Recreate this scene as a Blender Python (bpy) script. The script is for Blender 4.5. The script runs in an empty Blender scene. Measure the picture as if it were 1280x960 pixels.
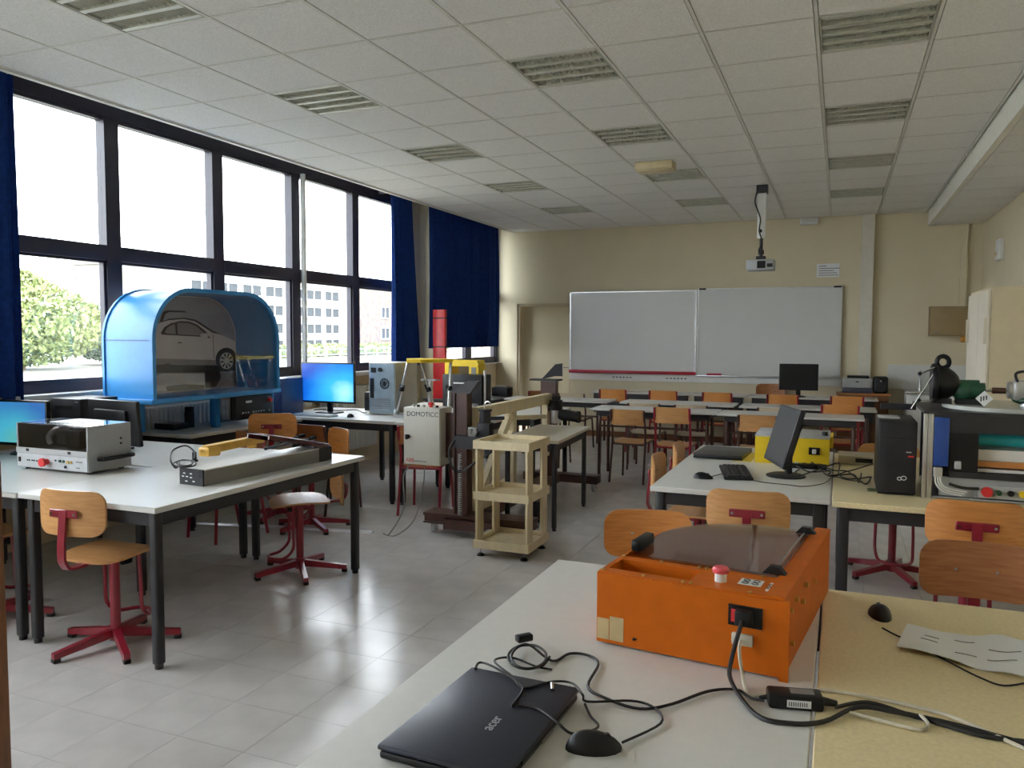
import bpy, bmesh, math, random
from mathutils import Vector, Matrix
random.seed(7)
SC = bpy.context.scene
COL = SC.collection
PI = math.pi

# ------------------------------------------------------------------ camera
F_PX, YAW, PITCH, ROLL, CAM_H = 993.3, 22.392, -3.494, 0.203, 1.6
_y, _p, _r = (math.radians(v) for v in (YAW, PITCH, ROLL))
FWD = Vector((-math.sin(_y)*math.cos(_p), math.cos(_y)*math.cos(_p), math.sin(_p)))
_right = Vector((math.cos(_y), math.sin(_y), 0))
_up = _right.cross(FWD)
RT = _right*math.cos(_r) + _up*math.sin(_r)
UP = _up*math.cos(_r) - _right*math.sin(_r)
CAM = Vector((0, 0, CAM_H))
cam_data = bpy.data.cameras.new('camera')
cam_data.sensor_fit = 'HORIZONTAL'
cam_data.sensor_width = 36.0
cam_data.lens = F_PX/1280*36.0
cam_data.clip_end = 500
cam = bpy.data.objects.new('camera', cam_data)
COL.objects.link(cam)
m = Matrix((RT, UP, -FWD)).transposed().to_4x4()
m.translation = CAM
cam.matrix_world = m
SC.camera = cam

# ------------------------------------------------------------------ sky, sun, exposure
w = bpy.data.worlds.new('world')
SC.world = w
w.use_nodes = True
bg = w.node_tree.nodes['Background']
bg.inputs['Color'].default_value = (0.90, 0.95, 1.0, 1)
bg.inputs['Strength'].default_value = 7.0
SC.view_settings.view_transform = 'Standard'
SC.view_settings.look = 'None'
SC.view_settings.gamma = 1
SC.view_settings.exposure = 0.84
SC.view_settings.use_curve_mapping = False
SC.cycles.max_bounces = 10
SC.cycles.diffuse_bounces = 6
SC.cycles.transparent_max_bounces = 16
SC.cycles.caustics_reflective = False
SC.cycles.caustics_refractive = False
SC.cycles.sample_clamp_indirect = 8
SC.cycles.use_denoising = True


def P(px, py, z):            # measured point on a level plane (photo pixel -> room)
    d = FWD + RT*((px-640)/F_PX) + UP*((480-py)/F_PX)
    t = (z-CAM_H)/d.z
    return CAM + d*t


def PV(px, py, y):           # measured point on a plane of constant depth
    d = FWD + RT*((px-640)/F_PX) + UP*((480-py)/F_PX)
    return CAM + d*(y/d.y)


def proj(v):
    q = Vector(v)-CAM
    zz = q.dot(FWD)
    return 640+F_PX*q.dot(RT)/zz, 480-F_PX*q.dot(UP)/zz, zz


# ------------------------------------------------------------------ materials
MATS = {}


def mat(name, col, rough=0.5, metal=0.0, var=0.06, scale=14.0, bump=0.0, bscale=60.0, coat=0.0,
        stretch=(1, 1, 1), spec=0.5, emit=None, estr=1.0, col2=None, detail=3.0):
    if name in MATS:
        return MATS[name]
    m = bpy.data.materials.new(name)
    m.use_nodes = True
    nt = m.node_tree
    b = nt.nodes['Principled BSDF']
    b.inputs['Roughness'].default_value = rough
    b.inputs['Metallic'].default_value = metal
    b.inputs['Specular IOR Level'].default_value = spec
    if coat:
        b.inputs['Coat Weight'].default_value = coat
        b.inputs['Coat Roughness'].default_value = 0.15
    tc = nt.nodes.new('ShaderNodeTexCoord')
    mp = nt.nodes.new('ShaderNodeMapping')
    mp.inputs['Scale'].default_value = stretch
    nt.links.new(tc.outputs['Object'], mp.inputs['Vector'])
    nz = nt.nodes.new('ShaderNodeTexNoise')
    nz.inputs['Scale'].default_value = scale
    nz.inputs['Detail'].default_value = detail
    nt.links.new(mp.outputs['Vector'], nz.inputs['Vector'])
    mx = nt.nodes.new('ShaderNodeMix')
    mx.data_type = 'RGBA'
    c2 = col2 if col2 else tuple(c*(1-var*2) for c in col)
    mx.inputs['A'].default_value = (*c2, 1)
    mx.inputs['B'].default_value = (*(tuple(min(1, c*(1+var)) for c in col) if not col2 else col), 1)
    rp = nt.nodes.new('ShaderNodeMapRange')
    rp.inputs['From Min'].default_value = 0.3
    rp.inputs['From Max'].default_value = 0.7
    nt.links.new(nz.outputs['Fac'], rp.inputs['Value'])
    nt.links.new(rp.outputs['Result'], mx.inputs['Factor'])
    nt.links.new(mx.outputs['Result'], b.inputs['Base Color'])
    if bump:
        n2 = nt.nodes.new('ShaderNodeTexNoise')
        n2.inputs['Scale'].default_value = bscale
        n2.inputs['Detail'].default_value = 4
        nt.links.new(mp.outputs['Vector'], n2.inputs['Vector'])
        bp = nt.nodes.new('ShaderNodeBump')
        bp.inputs['Strength'].default_value = bump
        bp.inputs['Distance'].default_value = 0.01
        nt.links.new(n2.outputs['Fac'], bp.inputs['Height'])
        nt.links.new(bp.outputs['Normal'], b.inputs['Normal'])
    if emit:
        b.inputs['Emission Color'].default_value = (*emit, 1)
        b.inputs['Emission Strength'].default_value = estr
    MATS[name] = m
    return m


def clear_mat(name, tint, gloss=0.05, frough=0.02):
    """thin clear sheet: light passes straight through (tinted), a fresnel share is mirrored"""
    m = bpy.data.materials.new(name)
    m.use_nodes = True
    nt = m.node_tree
    nt.nodes.clear()
    out = nt.nodes.new('ShaderNodeOutputMaterial')
    tr = nt.nodes.new('ShaderNodeBsdfTransparent')
    tr.inputs['Color'].default_value = (*tint, 1)
    gl = nt.nodes.new('ShaderNodeBsdfGlossy')
    gl.inputs['Roughness'].default_value = frough
    gl.inputs['Color'].default_value = (1, 1, 1, 1)
    fc = nt.nodes.new('ShaderNodeLayerWeight')
    fc.inputs['Blend'].default_value = 0.5
    pw = nt.nodes.new('ShaderNodeMath')
    pw.operation = 'POWER'
    pw.inputs[1].default_value = 5.0
    nt.links.new(fc.outputs['Facing'], pw.inputs[0])
    lw = nt.nodes.new('ShaderNodeMath')
    lw.operation = 'MULTIPLY_ADD'
    lw.inputs[1].default_value = 0.96
    lw.inputs[2].default_value = 0.04
    nt.links.new(pw.outputs['Value'], lw.inputs[0])
    nz = nt.nodes.new('ShaderNodeTexNoise')
    nz.inputs['Scale'].default_value = 3
    mp = nt.nodes.new('ShaderNodeMapRange')
    mp.inputs['To Min'].default_value = gloss*0.9
    mp.inputs['To Max'].default_value = gloss*1.1
    nt.links.new(nz.outputs['Fac'], mp.inputs['Value'])
    mul = nt.nodes.new('ShaderNodeMath')
    mul.operation = 'MULTIPLY'
    nt.links.new(lw.outputs['Value'], mul.inputs[0])
    nt.links.new(mp.outputs['Result'], mul.inputs[1])
    mix = nt.nodes.new('ShaderNodeMixShader')
    nt.links.new(mul.outputs['Value'], mix.inputs['Fac'])
    nt.links.new(tr.outputs['BSDF'], mix.inputs[1])
    nt.links.new(gl.outputs['BSDF'], mix.inputs[2])
    nt.links.new(mix.outputs['Shader'], out.inputs['Surface'])
    MATS[name] = m
    return m


def screen_mat(name, c_a, c_b, c_c, strength, center=(0.75, 0.3)):
    """glowing desktop picture: blue with a lighter patch, on the generated coordinates of the panel"""
    m = bpy.data.materials.new(name)
    m.use_nodes = True
    nt = m.node_tree
    b = nt.nodes['Principled BSDF']
    b.inputs['Base Color'].default_value = (0.01, 0.01, 0.01, 1)
    b.inputs['Roughness'].default_value = 0.3
    tc = nt.nodes.new('ShaderNodeTexCoord')
    sub = nt.nodes.new('ShaderNodeVectorMath')
    sub.operation = 'SUBTRACT'
    sub.inputs[1].default_value = (center[0], 0.5, center[1])
    nt.links.new(tc.outputs['Generated'], sub.inputs[0])
    mulv = nt.nodes.new('ShaderNodeVectorMath')
    mulv.operation = 'MULTIPLY'
    mulv.inputs[1].default_value = (1, 0, 0.8)
    nt.links.new(sub.outputs['Vector'], mulv.inputs[0])
    ln = nt.nodes.new('ShaderNodeVectorMath')
    ln.operation = 'LENGTH'
    nt.links.new(mulv.outputs['Vector'], ln.inputs[0])
    nz = nt.nodes.new('ShaderNodeTexNoise')
    nz.inputs['Scale'].default_value = 3
    nt.links.new(tc.outputs['Generated'], nz.inputs['Vector'])
    mad = nt.nodes.new('ShaderNodeMath')
    mad.operation = 'MULTIPLY_ADD'
    mad.inputs[1].default_value = 0.25
    nt.links.new(nz.outputs['Fac'], mad.inputs[0])
    nt.links.new(ln.outputs['Value'], mad.inputs[2])
    cr = nt.nodes.new('ShaderNodeValToRGB')
    cr.color_ramp.elements[0].position = 0.12
    cr.color_ramp.elements[0].color = (*c_a, 1)
    cr.color_ramp.elements[1].position = 0.95
    cr.color_ramp.elements[1].color = (*c_c, 1)
    e = cr.color_ramp.elements.new(0.42)
    e.color = (*c_b, 1)
    nt.links.new(mad.outputs['Value'], cr.inputs['Fac'])
    nt.links.new(cr.outputs['Color'], b.inputs['Emission Color'])
    b.inputs['Emission Strength'].default_value = strength
    MATS[name] = m
    return m


WALL = mat('cream_wall_paint', (0.66, 0.59, 0.42), 0.7, var=0.02, scale=2.0, bump=0.05, bscale=120)
WALLB = mat('low_wall_paint', (0.60, 0.50, 0.34), 0.6, var=0.03, scale=3.0)
CEILT = mat('ceiling_tile', (0.86, 0.855, 0.85), 0.9, var=0.05, scale=70, bump=0.5, bscale=110, detail=6)
TBAR = mat('ceiling_grid_bar', (0.72, 0.71, 0.67), 0.5, var=0.02)
BEAM = mat('soffit_paint', (0.80, 0.79, 0.73), 0.6, var=0.02, bump=0.05)
FLOOR = mat('vinyl_floor_tile', (0.56, 0.54, 0.53), 0.19, var=0.05, scale=5.0, bump=0.06, bscale=9.0, spec=0.5)
GROUT = mat('floor_joint', (0.17, 0.16, 0.15), 0.7)
LAMW = mat('white_laminate', (0.66, 0.66, 0.64), 0.32, var=0.015, scale=40)
LAMB = mat('beige_laminate', (0.78, 0.66, 0.39), 0.35, var=0.05, scale=90, detail=6)
LAMG = mat('grey_laminate', (0.56, 0.55, 0.52), 0.3, var=0.02, scale=50)
BLACKM = mat('black_painted_steel', (0.022, 0.022, 0.026), 0.45, var=0.1)
REDP = mat('red_painted_steel', (0.27, 0.012, 0.03), 0.3, var=0.08, coat=0.3)
BROWNP = mat('brown_painted_steel', (0.075, 0.032, 0.024), 0.4, var=0.1)
PLY = mat('beech_plywood', (0.62, 0.33, 0.13), 0.38, scale=6, stretch=(1, 6, 14), col2=(0.50, 0.245, 0.085), coat=0.15)
PLYO = mat('orange_plywood', (0.66, 0.28, 0.075), 0.38, scale=6, stretch=(1, 6, 14), col2=(0.52, 0.20, 0.05), coat=0.15)
PLYD = mat('dark_plywood', (0.40, 0.165, 0.06), 0.4, scale=6, stretch=(1, 6, 14), col2=(0.28, 0.10, 0.035), coat=0.15)
PLYP = mat('pale_plywood', (0.56, 0.47, 0.34), 0.4, scale=6, stretch=(1, 6, 14), col2=(0.48, 0.38, 0.26))
NAVY = mat('dark_window_frame', (0.030, 0.026, 0.045), 0.42, var=0.05)
CURT = mat('blue_curtain', (0.012, 0.045, 0.22), 0.85, var=0.12, scale=30, spec=0.2)
MBLUE = mat('blue_painted_sheet', (0.05, 0.30, 0.70), 0.32, var=0.03)
DBLUE = mat('deep_blue_plastic', (0.02, 0.07, 0.30), 0.4)
WHITEP = mat('white_plastic', (0.74, 0.74, 0.72), 0.4, var=0.02)
GREYP = mat('light_grey_metal', (0.42, 0.43, 0.44), 0.38, var=0.03)
MGREY = mat('mid_grey_metal', (0.20, 0.195, 0.185), 0.45, var=0.05)
ALU = mat('aluminium', (0.62, 0.63, 0.65), 0.3, metal=0.85, var=0.04)
STEEL = mat('bright_steel', (0.6, 0.6, 0.6), 0.2, metal=1.0, var=0.05)
DARKG = mat('dark_grey_plastic', (0.020, 0.020, 0.024), 0.48, var=0.1, spec=0.3)
BLACKP = mat('black_plastic', (0.010, 0.010, 0.012), 0.42, var=0.1, spec=0.3)
RUBBER = mat('black_rubber', (0.014, 0.013, 0.013), 0.55, var=0.1)
ORANGE = mat('orange_paint', (0.56, 0.122, 0.002), 0.5, var=0.04, scale=20, spec=0.25)
YELLOW = mat('yellow_paint', (0.80, 0.56, 0.015), 0.45, var=0.03)
AMBER = mat('amber_plastic', (0.72, 0.42, 0.07), 0.35, var=0.06)
BEIGEC = mat('cabinet_beige', (0.58, 0.50, 0.35), 0.45, var=0.02)
BEIGEW = mat('cabinet_pale', (0.56, 0.51, 0.41), 0.45, var=0.02)
CTRL = mat('control_box_paint', (0.50, 0.485, 0.43), 0.45, var=0.02)
MDF = mat('cream_varnished_wood', (0.68, 0.58, 0.38), 0.42, var=0.05, scale=5, stretch=(6, 6, 1))
BOARD = mat('whiteboard_enamel', (0.62, 0.63, 0.63), 0.25, var=0.01, scale=2)
REDT = mat('red_trim', (0.42, 0.012, 0.04), 0.4)
REDB = mat('red_plastic', (0.70, 0.035, 0.04), 0.35)
PINKB = mat('pink_red_plastic', (0.75, 0.10, 0.13), 0.35)
GREENP = mat('green_paint', (0.018, 0.085, 0.045), 0.35, var=0.15)
TEAL = mat('teal_plastic', (0.03, 0.42, 0.46), 0.35)
WOODB = mat('brown_wood', (0.20, 0.085, 0.035), 0.45, scale=8, stretch=(8, 8, 1), var=0.12)
WOODT = mat('teak_veneer', (0.42, 0.18, 0.06), 0.45, scale=8, stretch=(1, 8, 8), var=0.1)
PAPER = mat('white_paper', (0.76, 0.78, 0.80), 0.7, var=0.015)
INK = mat('dark_ink', (0.05, 0.05, 0.06), 0.7)
INKR = mat('red_ink', (0.5, 0.02, 0.03), 0.6)
SILV = mat('silver_print', (0.55, 0.56, 0.58), 0.35, metal=0.6)
GOLD = mat('brass_screw', (0.65, 0.45, 0.15), 0.3, metal=0.9)
CABLEW = mat('cream_cable', (0.58, 0.54, 0.44), 0.5)
LID = mat('blue_black_lid', (0.022, 0.026, 0.045), 0.36, var=0.06, scale=90, bump=0.03, bscale=300)
LGREEN = mat('light_louvre', (0.60, 0.61, 0.55), 0.35, var=0.04)
LHOUS = mat('light_housing', (0.40, 0.41, 0.36), 0.5, var=0.05)
CARB = mat('print_car_body', (0.82, 0.78, 0.73), 0.5, var=0.04, scale=4)
CARD = mat('print_car_dark', (0.03, 0.03, 0.032), 0.5)
CARBG = mat('print_background', (0.44, 0.445, 0.48), 0.5, var=0.08, scale=2)
CARSH = mat('print_car_shade', (0.36, 0.33, 0.30), 0.5, var=0.1, scale=4)
LAWN = mat('pale_gravel_lawn', (0.22, 0.215, 0.18), 0.9, var=0.15, scale=0.6)
ASPH = mat('grey_path', (0.36, 0.35, 0.33), 0.9, var=0.1)
FACADE = mat('pale_facade', (0.30, 0.285, 0.26), 0.8, var=0.05, scale=0.5)
BRICK = mat('brown_brick_facade', (0.17, 0.14, 0.12), 0.8, var=0.12, scale=2)
LEAFA = mat('tree_leaf', (0.27, 0.32, 0.12), 0.6, var=0.4, scale=1.5)
LEAFB = mat('hedge_leaf', (0.17, 0.23, 0.16), 0.6, var=0.4, scale=1.5)
BARK = mat('bark', (0.16, 0.11, 0.07), 0.8, var=0.2)
GLASS = clear_mat('window_glass', (0.97, 0.98, 0.98), 1.0, 0.01)
SMOKE = clear_mat('smoked_acrylic', (0.93, 0.92, 0.93), 1.0, 0.02)
ACRY = clear_mat('clear_acrylic', (0.95, 0.92, 0.91), 1.6, 0.05)
ACRD = clear_mat('dark_acrylic', (0.58, 0.58, 0.59), 1.2, 0.02)
SCRB = screen_mat('blue_desktop_screen', (0.35, 0.75, 0.85), (0.03, 0.36, 0.85), (0.0, 0.06, 0.42), 0.95, (0.82, 0.22))
SCRT = screen_mat('teal_desktop_screen', (0.10, 0.42, 0.40), (0.06, 0.40, 0.55), (0.03, 0.15, 0.45), 0.6, (0.3, 0.1))


# ------------------------------------------------------------------ geometry helpers
class G:
    def __init__(self):
        self.v = []
        self.f = []

    def add(self, vs, fs, M=None):
        o = len(self.v)
        if M is not None:
            vs = [M @ Vector(a) for a in vs]
        self.v += [tuple(a) for a in vs]
        self.f += [tuple(i+o for i in f) for f in fs]
        return self

    def box(self, x0, x1, y0, y1, z0, z1, M=None):
        vs = [(x, y, z) for z in (z0, z1) for y in (y0, y1) for x in (x0, x1)]
        fs = [(0, 2, 3, 1), (4, 5, 7, 6), (0, 1, 5, 4), (2, 6, 7, 3), (0, 4, 6, 2), (1, 3, 7, 5)]
        return self.add(vs, fs, M)

    def rbox(self, x0, x1, y0, y1, z0, z1, b=0.01, seg=2, M=None):
        bm = bmesh.new()
        bmesh.ops.create_cube(bm, size=1)
        bmesh.ops.scale(bm, vec=(x1-x0, y1-y0, z1-z0), verts=bm.verts)
        bmesh.ops.translate(bm, vec=((x0+x1)/2, (y0+y1)/2, (z0+z1)/2), verts=bm.verts)
        bmesh.ops.bevel(bm, geom=list(bm.edges), offset=b, segments=seg, affect='EDGES', profile=0.5)
        bm.verts.index_update()
        self.add([v.co.copy() for v in bm.verts], [[v.index for v in f.verts] for f in bm.faces], M)
        bm.free()
        return self

    def cyl(self, p0, p1, r, r2=None, n=14, M=None, cap=True):
        p0, p1 = Vector(p0), Vector(p1)
        r2 = r if r2 is None else r2
        d = (p1-p0).normalized()
        a = d.orthogonal().normalized()
        b = d.cross(a)
        vs = []
        for p, rr in ((p0, r), (p1, r2)):
            for i in range(n):
                t = 2*PI*i/n
                vs.append(p+a*math.cos(t)*rr+b*math.sin(t)*rr)
        fs = [(i, (i+1) % n, n+(i+1) % n, n+i) for i in range(n)]
        if cap:
            fs += [tuple(range(n-1, -1, -1)), tuple(range(n, 2*n))]
        return self.add(vs, fs, M)

    def tube(self, pts, r, n=8, closed=False, M=None):
        pts = [Vector(p) for p in pts]
        N = len(pts)
        vs, fs = [], []
        prev = None
        for i, p in enumerate(pts):
            a = pts[i-1] if (i > 0 or closed) else p
            b = pts[(i+1) % N] if (i < N-1 or closed) else p
            t = (b-a)
            t = t.normalized() if t.length > 1e-9 else Vector((0, 0, 1))
            if prev is None:
                u = t.orthogonal().normalized()
            else:
                u = prev-t*prev.dot(t)
                u = u.normalized() if u.length > 1e-6 else t.orthogonal().normalized()
            prev = u
            w2 = t.cross(u)
            for k in range(n):
                an = 2*PI*k/n
                vs.append(p+u*math.cos(an)*r+w2*math.sin(an)*r)
        for i in range(N if closed else N-1):
            j = (i+1) % N
            for k in range(n):
                fs.append((i*n+k, i*n+(k+1) % n, j*n+(k+1) % n, j*n+k))
        if not closed:
            fs += [tuple(range(n-1, -1, -1)), tuple(range((N-1)*n, N*n))]
        return self.add(vs, fs, M)

    def lathe(self, prof, n=20, M=None):      # profile of (r, z), axis z
        vs, fs = [], []
        for r, z in prof:
            for k in range(n):
                a = 2*PI*k/n
                vs.append((r*math.cos(a), r*math.sin(a), z))
        for i in range(len(prof)-1):
            for k in range(n):
                fs.append((i*n+k, i*n+(k+1) % n, (i+1)*n+(k+1) % n, (i+1)*n+k))
        fs += [tuple(range(n-1, -1, -1)), tuple(range((len(prof)-1)*n, len(prof)*n))]
        return self.add(vs, fs, M)

    def ball(self, c, rx, ry=None, rz=None, n=14, k=9):
        ry = rx if ry is None else ry
        rz = rx if rz is None else rz
        prof = [(max(1e-4, math.sin(PI*i/k)), -math.cos(PI*i/k)) for i in range(k+1)]
        M = Matrix.Translation(Vector(c)) @ Matrix.Diagonal((rx, ry, rz, 1))
        return self.lathe(prof, n, M)

    def prism(self, poly, a0, a1, axis='z', M=None):
        """2-D outline extruded; axis z: (x,y); axis y: (x,z); axis x: (y,z)"""
        n = len(poly)

        def mk(p, a):
            return {'z': (p[0], p[1], a), 'y': (p[0], a, p[1]), 'x': (a, p[0], p[1])}[axis]
        vs = [mk(p, a0) for p in poly]+[mk(p, a1) for p in poly]
        fs = [tuple(range(n-1, -1, -1)), tuple(range(n, 2*n))]
        fs += [(i, (i+1) % n, n+(i+1) % n, n+i) for i in range(n)]
        return self.add(vs, fs, M)

    def shell(self, wd, ht, r, t, bend, nx=14, nz=6, M=None):
        """bent rounded board: width along x, height along z, thickness along y; bend(x,z)->y"""
        xs = []
        for i in range(nx+1):
            u = -1+2*i/nx
            xs.append(math.sin(u*PI/2)*wd/2)
        vs = []
        for s in (0, 1):
            for x in xs:
                e = abs(x)-(wd/2-r)
                h = ht/2-r+math.sqrt(max(0, r*r-e*e)) if e > 0 else ht/2
                h = max(h, ht/2-r+1e-4)
                for j in range(nz+1):
                    z = -h+2*h*j/nz
                    vs.append((x, bend(x, z)+s*t, z))
        A = (nx+1)*(nz+1)

        def I(s, i, j):
            return s*A+i*(nz+1)+j
        fs = []
        for i in range(nx):
            for j in range(nz):
                fs.append((I(0, i, j), I(0, i+1, j), I(0, i+1, j+1), I(0, i, j+1)))
                fs.append((I(1, i, j), I(1, i, j+1), I(1, i+1, j+1), I(1, i+1, j)))
            fs.append((I(0, i, 0), I(1, i, 0), I(1, i+1, 0), I(0, i+1, 0)))
            fs.append((I(0, i, nz), I(0, i+1, nz), I(1, i+1, nz), I(1, i, nz)))
        for j in range(nz):
            fs.append((I(0, 0, j), I(0, 0, j+1), I(1, 0, j+1), I(1, 0, j)))
            fs.append((I(0, nx, j), I(1, nx, j), I(1, nx, j+1), I(0, nx, j+1)))
        return self.add(vs, fs, M)


def T(x, y, z, rz=0.0, rx=0.0, ry=0.0):
    return Matrix.Translation((x, y, z)) @ Matrix.Rotation(rz, 4, 'Z') @ Matrix.Rotation(ry, 4, 'Y') @ Matrix.Rotation(rx, 4, 'X')


def mesh_of(name, g, material, smooth=True, ang=38):
    me = bpy.data.meshes.new(name)
    me.from_pydata(g.v, [], g.f)
    bm = bmesh.new()
    bm.from_mesh(me)
    bmesh.ops.recalc_face_normals(bm, faces=bm.faces)
    bm.to_mesh(me)
    bm.free()
    if smooth:
        me.polygons.foreach_set('use_smooth', [True]*len(me.polygons))
        me.set_sharp_from_angle(angle=math.radians(ang))
    me.materials.append(material)
    return me


def link(name, me, parent=None):
    o = bpy.data.objects.new(name, me)
    COL.objects.link(o)
    if parent is not None:
        o.parent = parent
    return o


def tag(o, label, cat, group=None):
    o['label'] = label
    o['category'] = cat
    if group:
        o['group'] = group
    return o


def ob(name, g, material, parent=None, label=None, smooth=True, w=False):
    if w and parent is not None:          # shapes given in room coordinates
        off = Vector(parent.location)
        pp = parent.parent
        while pp is not None:
            off += Vector(pp.location)
            pp = pp.parent
        g.v = [tuple(Vector(a)-off) for a in g.v]
    o = link(name, mesh_of(name, g, material, smooth), parent)
    if label:
        o['label'] = label
    return o


def thing(name, label, cat, loc=(0, 0, 0), rz=0.0, group=None):
    o = bpy.data.objects.new(name, None)
    COL.objects.link(o)
    o.empty_display_size = 0.1
    o.location = loc
    o.rotation_euler = (0, 0, rz)
    return tag(o, label, cat, group)


def solo(name, g, material, label, cat, group=None, loc=None):
    """a thing that is one mesh; shapes in room coordinates, origin moved to loc"""
    if loc is not None:
        g.v = [tuple(Vector(a)-Vector(loc)) for a in g.v]
    o = link(name, mesh_of(name, g, material))
    if loc is not None:
        o.location = loc
    return tag(o, label, cat, group)


def struct(name, g=None, material=None, parent=None):
    if g is None:
        o = bpy.data.objects.new(name, None)
        COL.objects.link(o)
        o.empty_display_size = 0.1
    else:
        o = link(name, mesh_of(name, g, material), parent)
    if parent is None:
        o['kind'] = 'structure'
    return o


def dup(root, loc, rz, label, group=None):
    r = root.copy()
    COL.objects.link(r)
    r.location = loc
    r.rotation_euler = (0, 0, rz)
    r['label'] = label
    if group:
        r['group'] = group
    for ch in list(root.children):
        c = ch.copy()
        COL.objects.link(c)
        c.parent = r
        for gch in ch.children:
            d = gch.copy()
            COL.objects.link(d)
            d.parent = c
    return r


def text(name, body, size, material, parent, M, ext=0.0006, squeeze=1.0):
    cu = bpy.data.curves.new(name, 'FONT')
    cu.body = body
    cu.size = size
    cu.extrude = ext
    cu.align_x = 'CENTER'
    cu.align_y = 'CENTER'
    tmp = bpy.data.objects.new(name+'_tmp', cu)
    COL.objects.link(tmp)
    dg = bpy.context.evaluated_depsgraph_get()
    me = bpy.data.meshes.new_from_object(tmp.evaluated_get(dg))
    bpy.data.objects.remove(tmp)
    bpy.data.curves.remove(cu)
    me.transform(M @ Matrix.Diagonal((squeeze, 1, 1, 1)))
    me.materials.clear()
    me.materials.append(material)
    return link(name, me, parent)


XF = Matrix(((1, 0, 0, 0), (0, 0, -1, 0), (0, 1, 0, 0), (0, 0, 0, 1)))     # text plane -> faces -y
XP = Matrix(((0, 0, 1, 0), (1, 0, 0, 0), (0, 1, 0, 0), (0, 0, 0, 1)))      # text plane -> faces +x


def smooth_path(pts, k=6):
    pts = [Vector(p) for p in pts]
    out = []
    for i in range(len(pts)-1):
        p0 = pts[max(0, i-1)]
        p1, p2 = pts[i], pts[i+1]
        p3 = pts[min(len(pts)-1, i+2)]
        for j in range(k):
            t = j/k
            out.append(0.5*((2*p1)+(-p0+p2)*t+(2*p0-5*p1+4*p2-p3)*t*t+(-p0+3*p1-3*p2+p3)*t**3))
    out.append(pts[-1])
    return out


# ------------------------------------------------------------------ room dimensions
XW = -5.60        # window plane
XR = 1.72         # right wall
YB = 12.20        # back wall
YN = -3.6         # wall behind the camera
ZC = 3.288        # ceiling
XC = -4.98        # ceiling edge at the curtain recess
XS = 1.06         # soffit edge
ZS = 3.105        # soffit underside
TT = 0.60
GX0, GY0 = -3.762, 4.608

# ------------------------------------------------------------------ floor
floor = struct('floor', G().box(XW-0.1, XR+0.05, YN, YB+0.05, -0.12, -0.003), GROUT)
S = 0.322
tiles = []
fx0, fy0 = -2.72-S*9, 3.63-S*17
for i in range(40):
    for j in range(60):
        x0, y0 = fx0+i*S, fy0+j*S
        x1, y1 = min(x0+S, XR), min(y0+S, YB)
        x0c, y0c = max(x0, XW), max(y0, YN)
        if x1-x0c < 0.02 or y1-y0c < 0.02:
            continue
        cx, cy = (x0c+x1)/2, (y0c+y1)/2
        u, v, d = proj((cx, cy, 0))
        vis = d > 0.5 and -20 < u < 1300 and v < 980
        hidden = cx > -0.95 and cy < 3.9
        size = (1/d**3) if vis and not hidden else 0
        tiles.append((size, x0c, x1, y0c, y1))
tiles.sort(reverse=True)
full = mesh_of('floor_tile', G().box(-S/2+0.0008, S/2-0.0008, -S/2+0.0008, S/2-0.0008, -0.003, 0), FLOOR)
rest = G()
n_t = 0
for size, x0, x1, y0, y1 in tiles:
    whole = x1-x0 > S-1e-4 and y1-y0 > S-1e-4
    if n_t < 300 and whole and size > 0:
        o = link('floor_tile', full, floor)
        o.location = ((x0+x1)/2, (y0+y1)/2, 0)
        n_t += 1
    else:
        rest.box(x0+0.0008, x1-0.0008, y0+0.0008, y1-0.0008, -0.003, 0)
o = ob('floor_tile_field', rest, FLOOR, floor)
o['kind'] = 'stuff'

# ------------------------------------------------------------------ ceiling
ceil = struct('ceiling', G().box(XC, XS, YN, YB, ZC+0.03, ZC+0.2), BEAM)
LIGHTS = []
for i in range(3):
    for j in range(-1, 4):
        if j == -1 and i != 0:
            continue
        LIGHTS.append((i*3, j*3))
lightset = set(LIGHTS)
ct_mesh = mesh_of('ceiling_tile', G().box(-TT/2+0.014, TT/2-0.014, -TT/2+0.013, TT/2-0.013, -0.004, 0.02), CEILT)
for i in range(-3, 9):
    for j in range(-11, 14):
        x0, y0 = GX0+i*TT, GY0+j*TT
        if (i, j) in lightset:
            continue
        a, b = max(x0, XC), min(x0+TT, XS)
        c, d = max(y0, YN), min(y0+TT, YB)
        if b-a < 0.03 or d-c < 0.03:
            continue
        if b-a > TT-1e-4 and d-c > TT-1e-4:
            o = link('ceiling_tile', ct_mesh, ceil)
            o.location = (x0+TT/2, y0+TT/2, ZC+0.006)
        else:
            ob('ceiling_tile', G().box(a+0.014, b-0.014, c+0.013, d-0.013, ZC+0.002, ZC+0.026), CEILT, ceil)
for i in range(-2, 9):
    x = GX0+i*TT
    if XC < x < XS:
        ob('grid_runner', G().box(x-0.009, x+0.009, YN, YB, ZC, ZC+0.03), TBAR, ceil)
for j in range(-10, 14):
    y = GY0+j*TT
    if YN < y < YB:
        ob('grid_runner', G().box(XC, XS, y-0.007, y+0.007, ZC+0.001, ZC+0.029), TBAR, ceil)
struct('trim_1', G().box(XC-0.03, XC+0.012, YN, YB, ZC-0.012, ZC+0.2), TBAR)
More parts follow.
